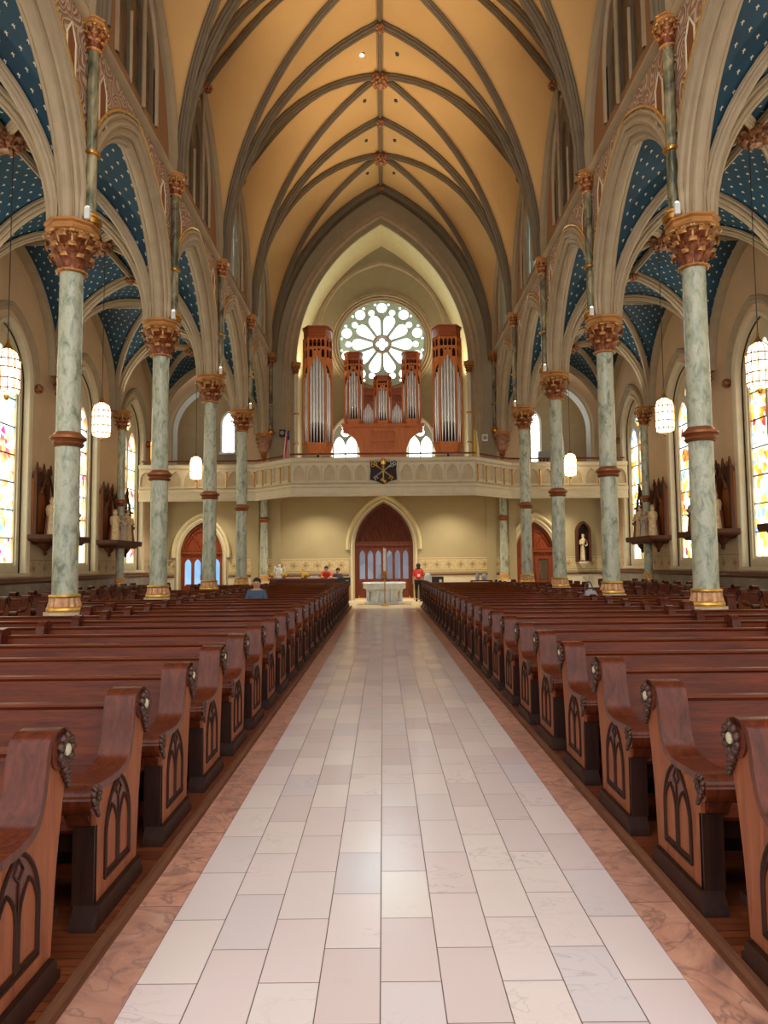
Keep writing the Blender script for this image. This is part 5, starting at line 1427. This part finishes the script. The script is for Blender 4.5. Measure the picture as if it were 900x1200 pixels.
def standJ(H=1.65, lean=0.0, arm=None):
    k = H / 1.65
    J = {'pel': (0, 0, .92, .125, 1.2), 'spi': (0, 0, 1.08, .11, 1.2), 'che': (0, 0, 1.28, .125, 1.25), 'nec': (0, 0, 1.43, .055), 'he0': (0, -.012, 1.475, .075), 'he1': (0, -.02, 1.55, .098), 'he2': (0, -.01, 1.60, .07)}
    for s, n in ((1, 'L'), (-1, 'R')):
        J.update({'sh' + n: (s * .17, 0, 1.355, .055), 'el' + n: (s * .22, .03, 1.08, .042), 'wr' + n: (s * .22, -.1, .87, .028), 'ha' + n: (s * .215, -.13, .81, .03),
                  'hi' + n: (s * .095, 0, .86, .088), 'kn' + n: (s * .1, -.02, .47, .058), 'an' + n: (s * .105, .02, .08, .042), 'to' + n: (s * .11, -.14, .035, .035)})
    out = {}
    for n, v in J.items():
        x, y, z = v[:3]
        if lean and z > .95: dz = z - .92; y, z = y - sin(lean) * dz, .92 + cos(lean) * dz
        out[n] = (x * k, y * k, z * k) + tuple([v[3] * k] + list(v[4:]))
    if arm: out.update(arm)
    return out
# seated man
J = standJ(1.68)
S = {}
for n, v in J.items():
    x, y, z = v[:3]
    if n[:2] in ('kn',): x, y, z = x, -.44, .50
    elif n[:2] == 'an': x, y, z = x, -.42, .10
    elif n[:2] == 'to': x, y, z = x, -.56, .08
    elif n[:2] == 'hi': z = .52
    elif z > .85 and n[:2] not in ('ha', 'wr', 'el'): z = z - .36
    elif n[:2] == 'el': z, y = z - .36, -.08
    elif n[:2] == 'wr': x, y, z = x * .7, -.30, .62
    elif n[:2] == 'ha': x, y, z = x * .62, -.36, .62
    S[n] = (x, y, z) + tuple(v[3:])
person('seated man in a blue-grey tee shirt in the left pews, looking up', (-2.92, 16.82, .05), 0, S, 'denim', 'black_cloth', 'short')
# woman with red backpack walking away
J = standJ(1.66)
J['anL'] = (.1, .14, .12, .042); J['knL'] = (.1, -.03, .49, .058); J['toL'] = (.1, .02, .05, .035)
w = person('woman in red seen from behind, standing by the last right pew near the main door', (1.56, 32.3, 0), pi, J, 'red', 'black_cloth', 'long')
t = thing('backpack', 'red backpack with a white patch worn by the woman near the door', 'backpack', (1.56, 32.3, 0), pi)
m = MB(); m.lathe([(.13, 1.0), (.155, 1.05), (.155, 1.28), (.12, 1.38), (.03, 1.41)], 16, (0, .2, 0), sy=.62); m.build('body', 'red', t)
m = MB(); m.box(-.06, .06, .29, .31, 1.1, 1.2); m.build('patch', 'white', t)
m = MB()
for s in (-1, 1): m.tube([(s * .09, .15, 1.36), (s * .12, .0, 1.46), (s * .12, -.13, 1.36), (s * .13, -.14, 1.15), (s * .12, .1, 1.05)], .018, 6)
m.build('strap', 'black_cloth', t)
J = standJ(1.62, .35)
for n, s in (('L', 1), ('R', -1)): J['el' + n] = (s * .22, -.32, 1.12, .042); J['wr' + n] = (s * .14, -.48, 1.12, .028); J['ha' + n] = (s * .12, -.54, 1.12, .03)
person('person in a bright red top leaning over the counter', (-2.5, 31.95, 0), 0.1, J, 'red', 'black_cloth', 'short')
J = standJ(1.5, .2)
person('person in a dark grey top beside the person in bright red at the counter', (-1.98, 31.95, 0), 0.0, J, 'grey_cloth', 'black_cloth', 'short')

# ================================================================ light
W = bpy.data.worlds.new('World'); SC.world = W; W.use_nodes = True
bg = W.node_tree.nodes['Background']; bg.inputs[0].default_value = (1.0, .98, .97, 1); bg.inputs[1].default_value = WORLD
def lamp(name, typ, loc, energy, color, parent=None, rot=None, **kw):
    l = bpy.data.lights.new(name, typ); l.energy = energy; l.color = color[:3]
    for k, v in kw.items(): setattr(l, k, v)
    o = bpy.data.objects.new(name, l); COL.objects.link(o); o.location = loc
    if rot: o.rotation_euler = rot
    return o
WARM = (1.0, .80, .55)
for sgn in (-1, 1):
    for i in range(5):
        d = Vector((-sgn * 4.2, .0, 9.5)).normalized()
        o = lamp('uplight', 'SPOT', (XC + sgn * 5.08, YS[i] - .32, 8.08), SPOT_W * (.35 if i == 0 else 1.0), WARM, spot_size=radians(56), spot_blend=1.0, shadow_soft_size=.08)
        o.rotation_euler = d.to_track_quat('-Z', 'Y').to_euler()
for sgn in (-1, 1):           # added fill lamps without fixtures, brightening the blue vaults
    for i in range(5):
        o = lamp('added_aisle_fill', 'SPOT', (XC + sgn * 10.0, YS[i], 7.95), AISLE_W, (1, .9, .75), spot_size=radians(120), spot_blend=1.0, shadow_soft_size=.08)
        o.rotation_euler = Vector((-sgn * .9, 0, 1)).to_track_quat('-Z', 'Y').to_euler()
for x in (-8, -3, 0, 3, 8):      # downlights in the gallery soffit
    lamp('soffit_downlight', 'SPOT', (x, 31.9 if x else 31.0, GF - .12), SOFFIT_W, (1, .90, .72), spot_size=radians(118), spot_blend=.9, shadow_soft_size=.1)
for x in (-3.3, 3.3):         # lamps behind the organ lighting the recess vault
    lamp('recess_lamp', 'SPOT', (x, 34.6, 10.5), RECESS_W, (1, .88, .62), rot=(pi, 0, 0), spot_size=radians(150), spot_blend=.8, shadow_soft_size=.1)

# ================================================================ camera
cam = bpy.data.cameras.new('camera'); co = bpy.data.objects.new('camera', cam); COL.objects.link(co)
cam.sensor_fit = 'VERTICAL'; cam.sensor_height = 24.0; cam.lens = 850.0 / 1200 * 24.0
pitch, roll, yaw = math.atan(60 / 850.), radians(0.5), math.atan(1.5 / 850)
from mathutils import Matrix
R = Matrix.Rotation(-yaw, 4, 'Z') @ Matrix.Rotation(pi / 2 + pitch, 4, 'X') @ Matrix.Rotation(-roll, 4, 'Z')
co.matrix_world = Matrix.Translation((0, 0, 1.7)) @ R
cam.clip_start = .05; cam.clip_end = 200
SC.camera = co
SC.view_settings.view_transform = 'Standard'; SC.view_settings.look = 'None'; SC.view_settings.gamma = 1; SC.view_settings.use_curve_mapping = False
SC.view_settings.exposure = EXPO
SC.cycles.use_denoising = True
SC.cycles.max_bounces = 8; SC.cycles.diffuse_bounces = 5; SC.cycles.glossy_bounces = 3
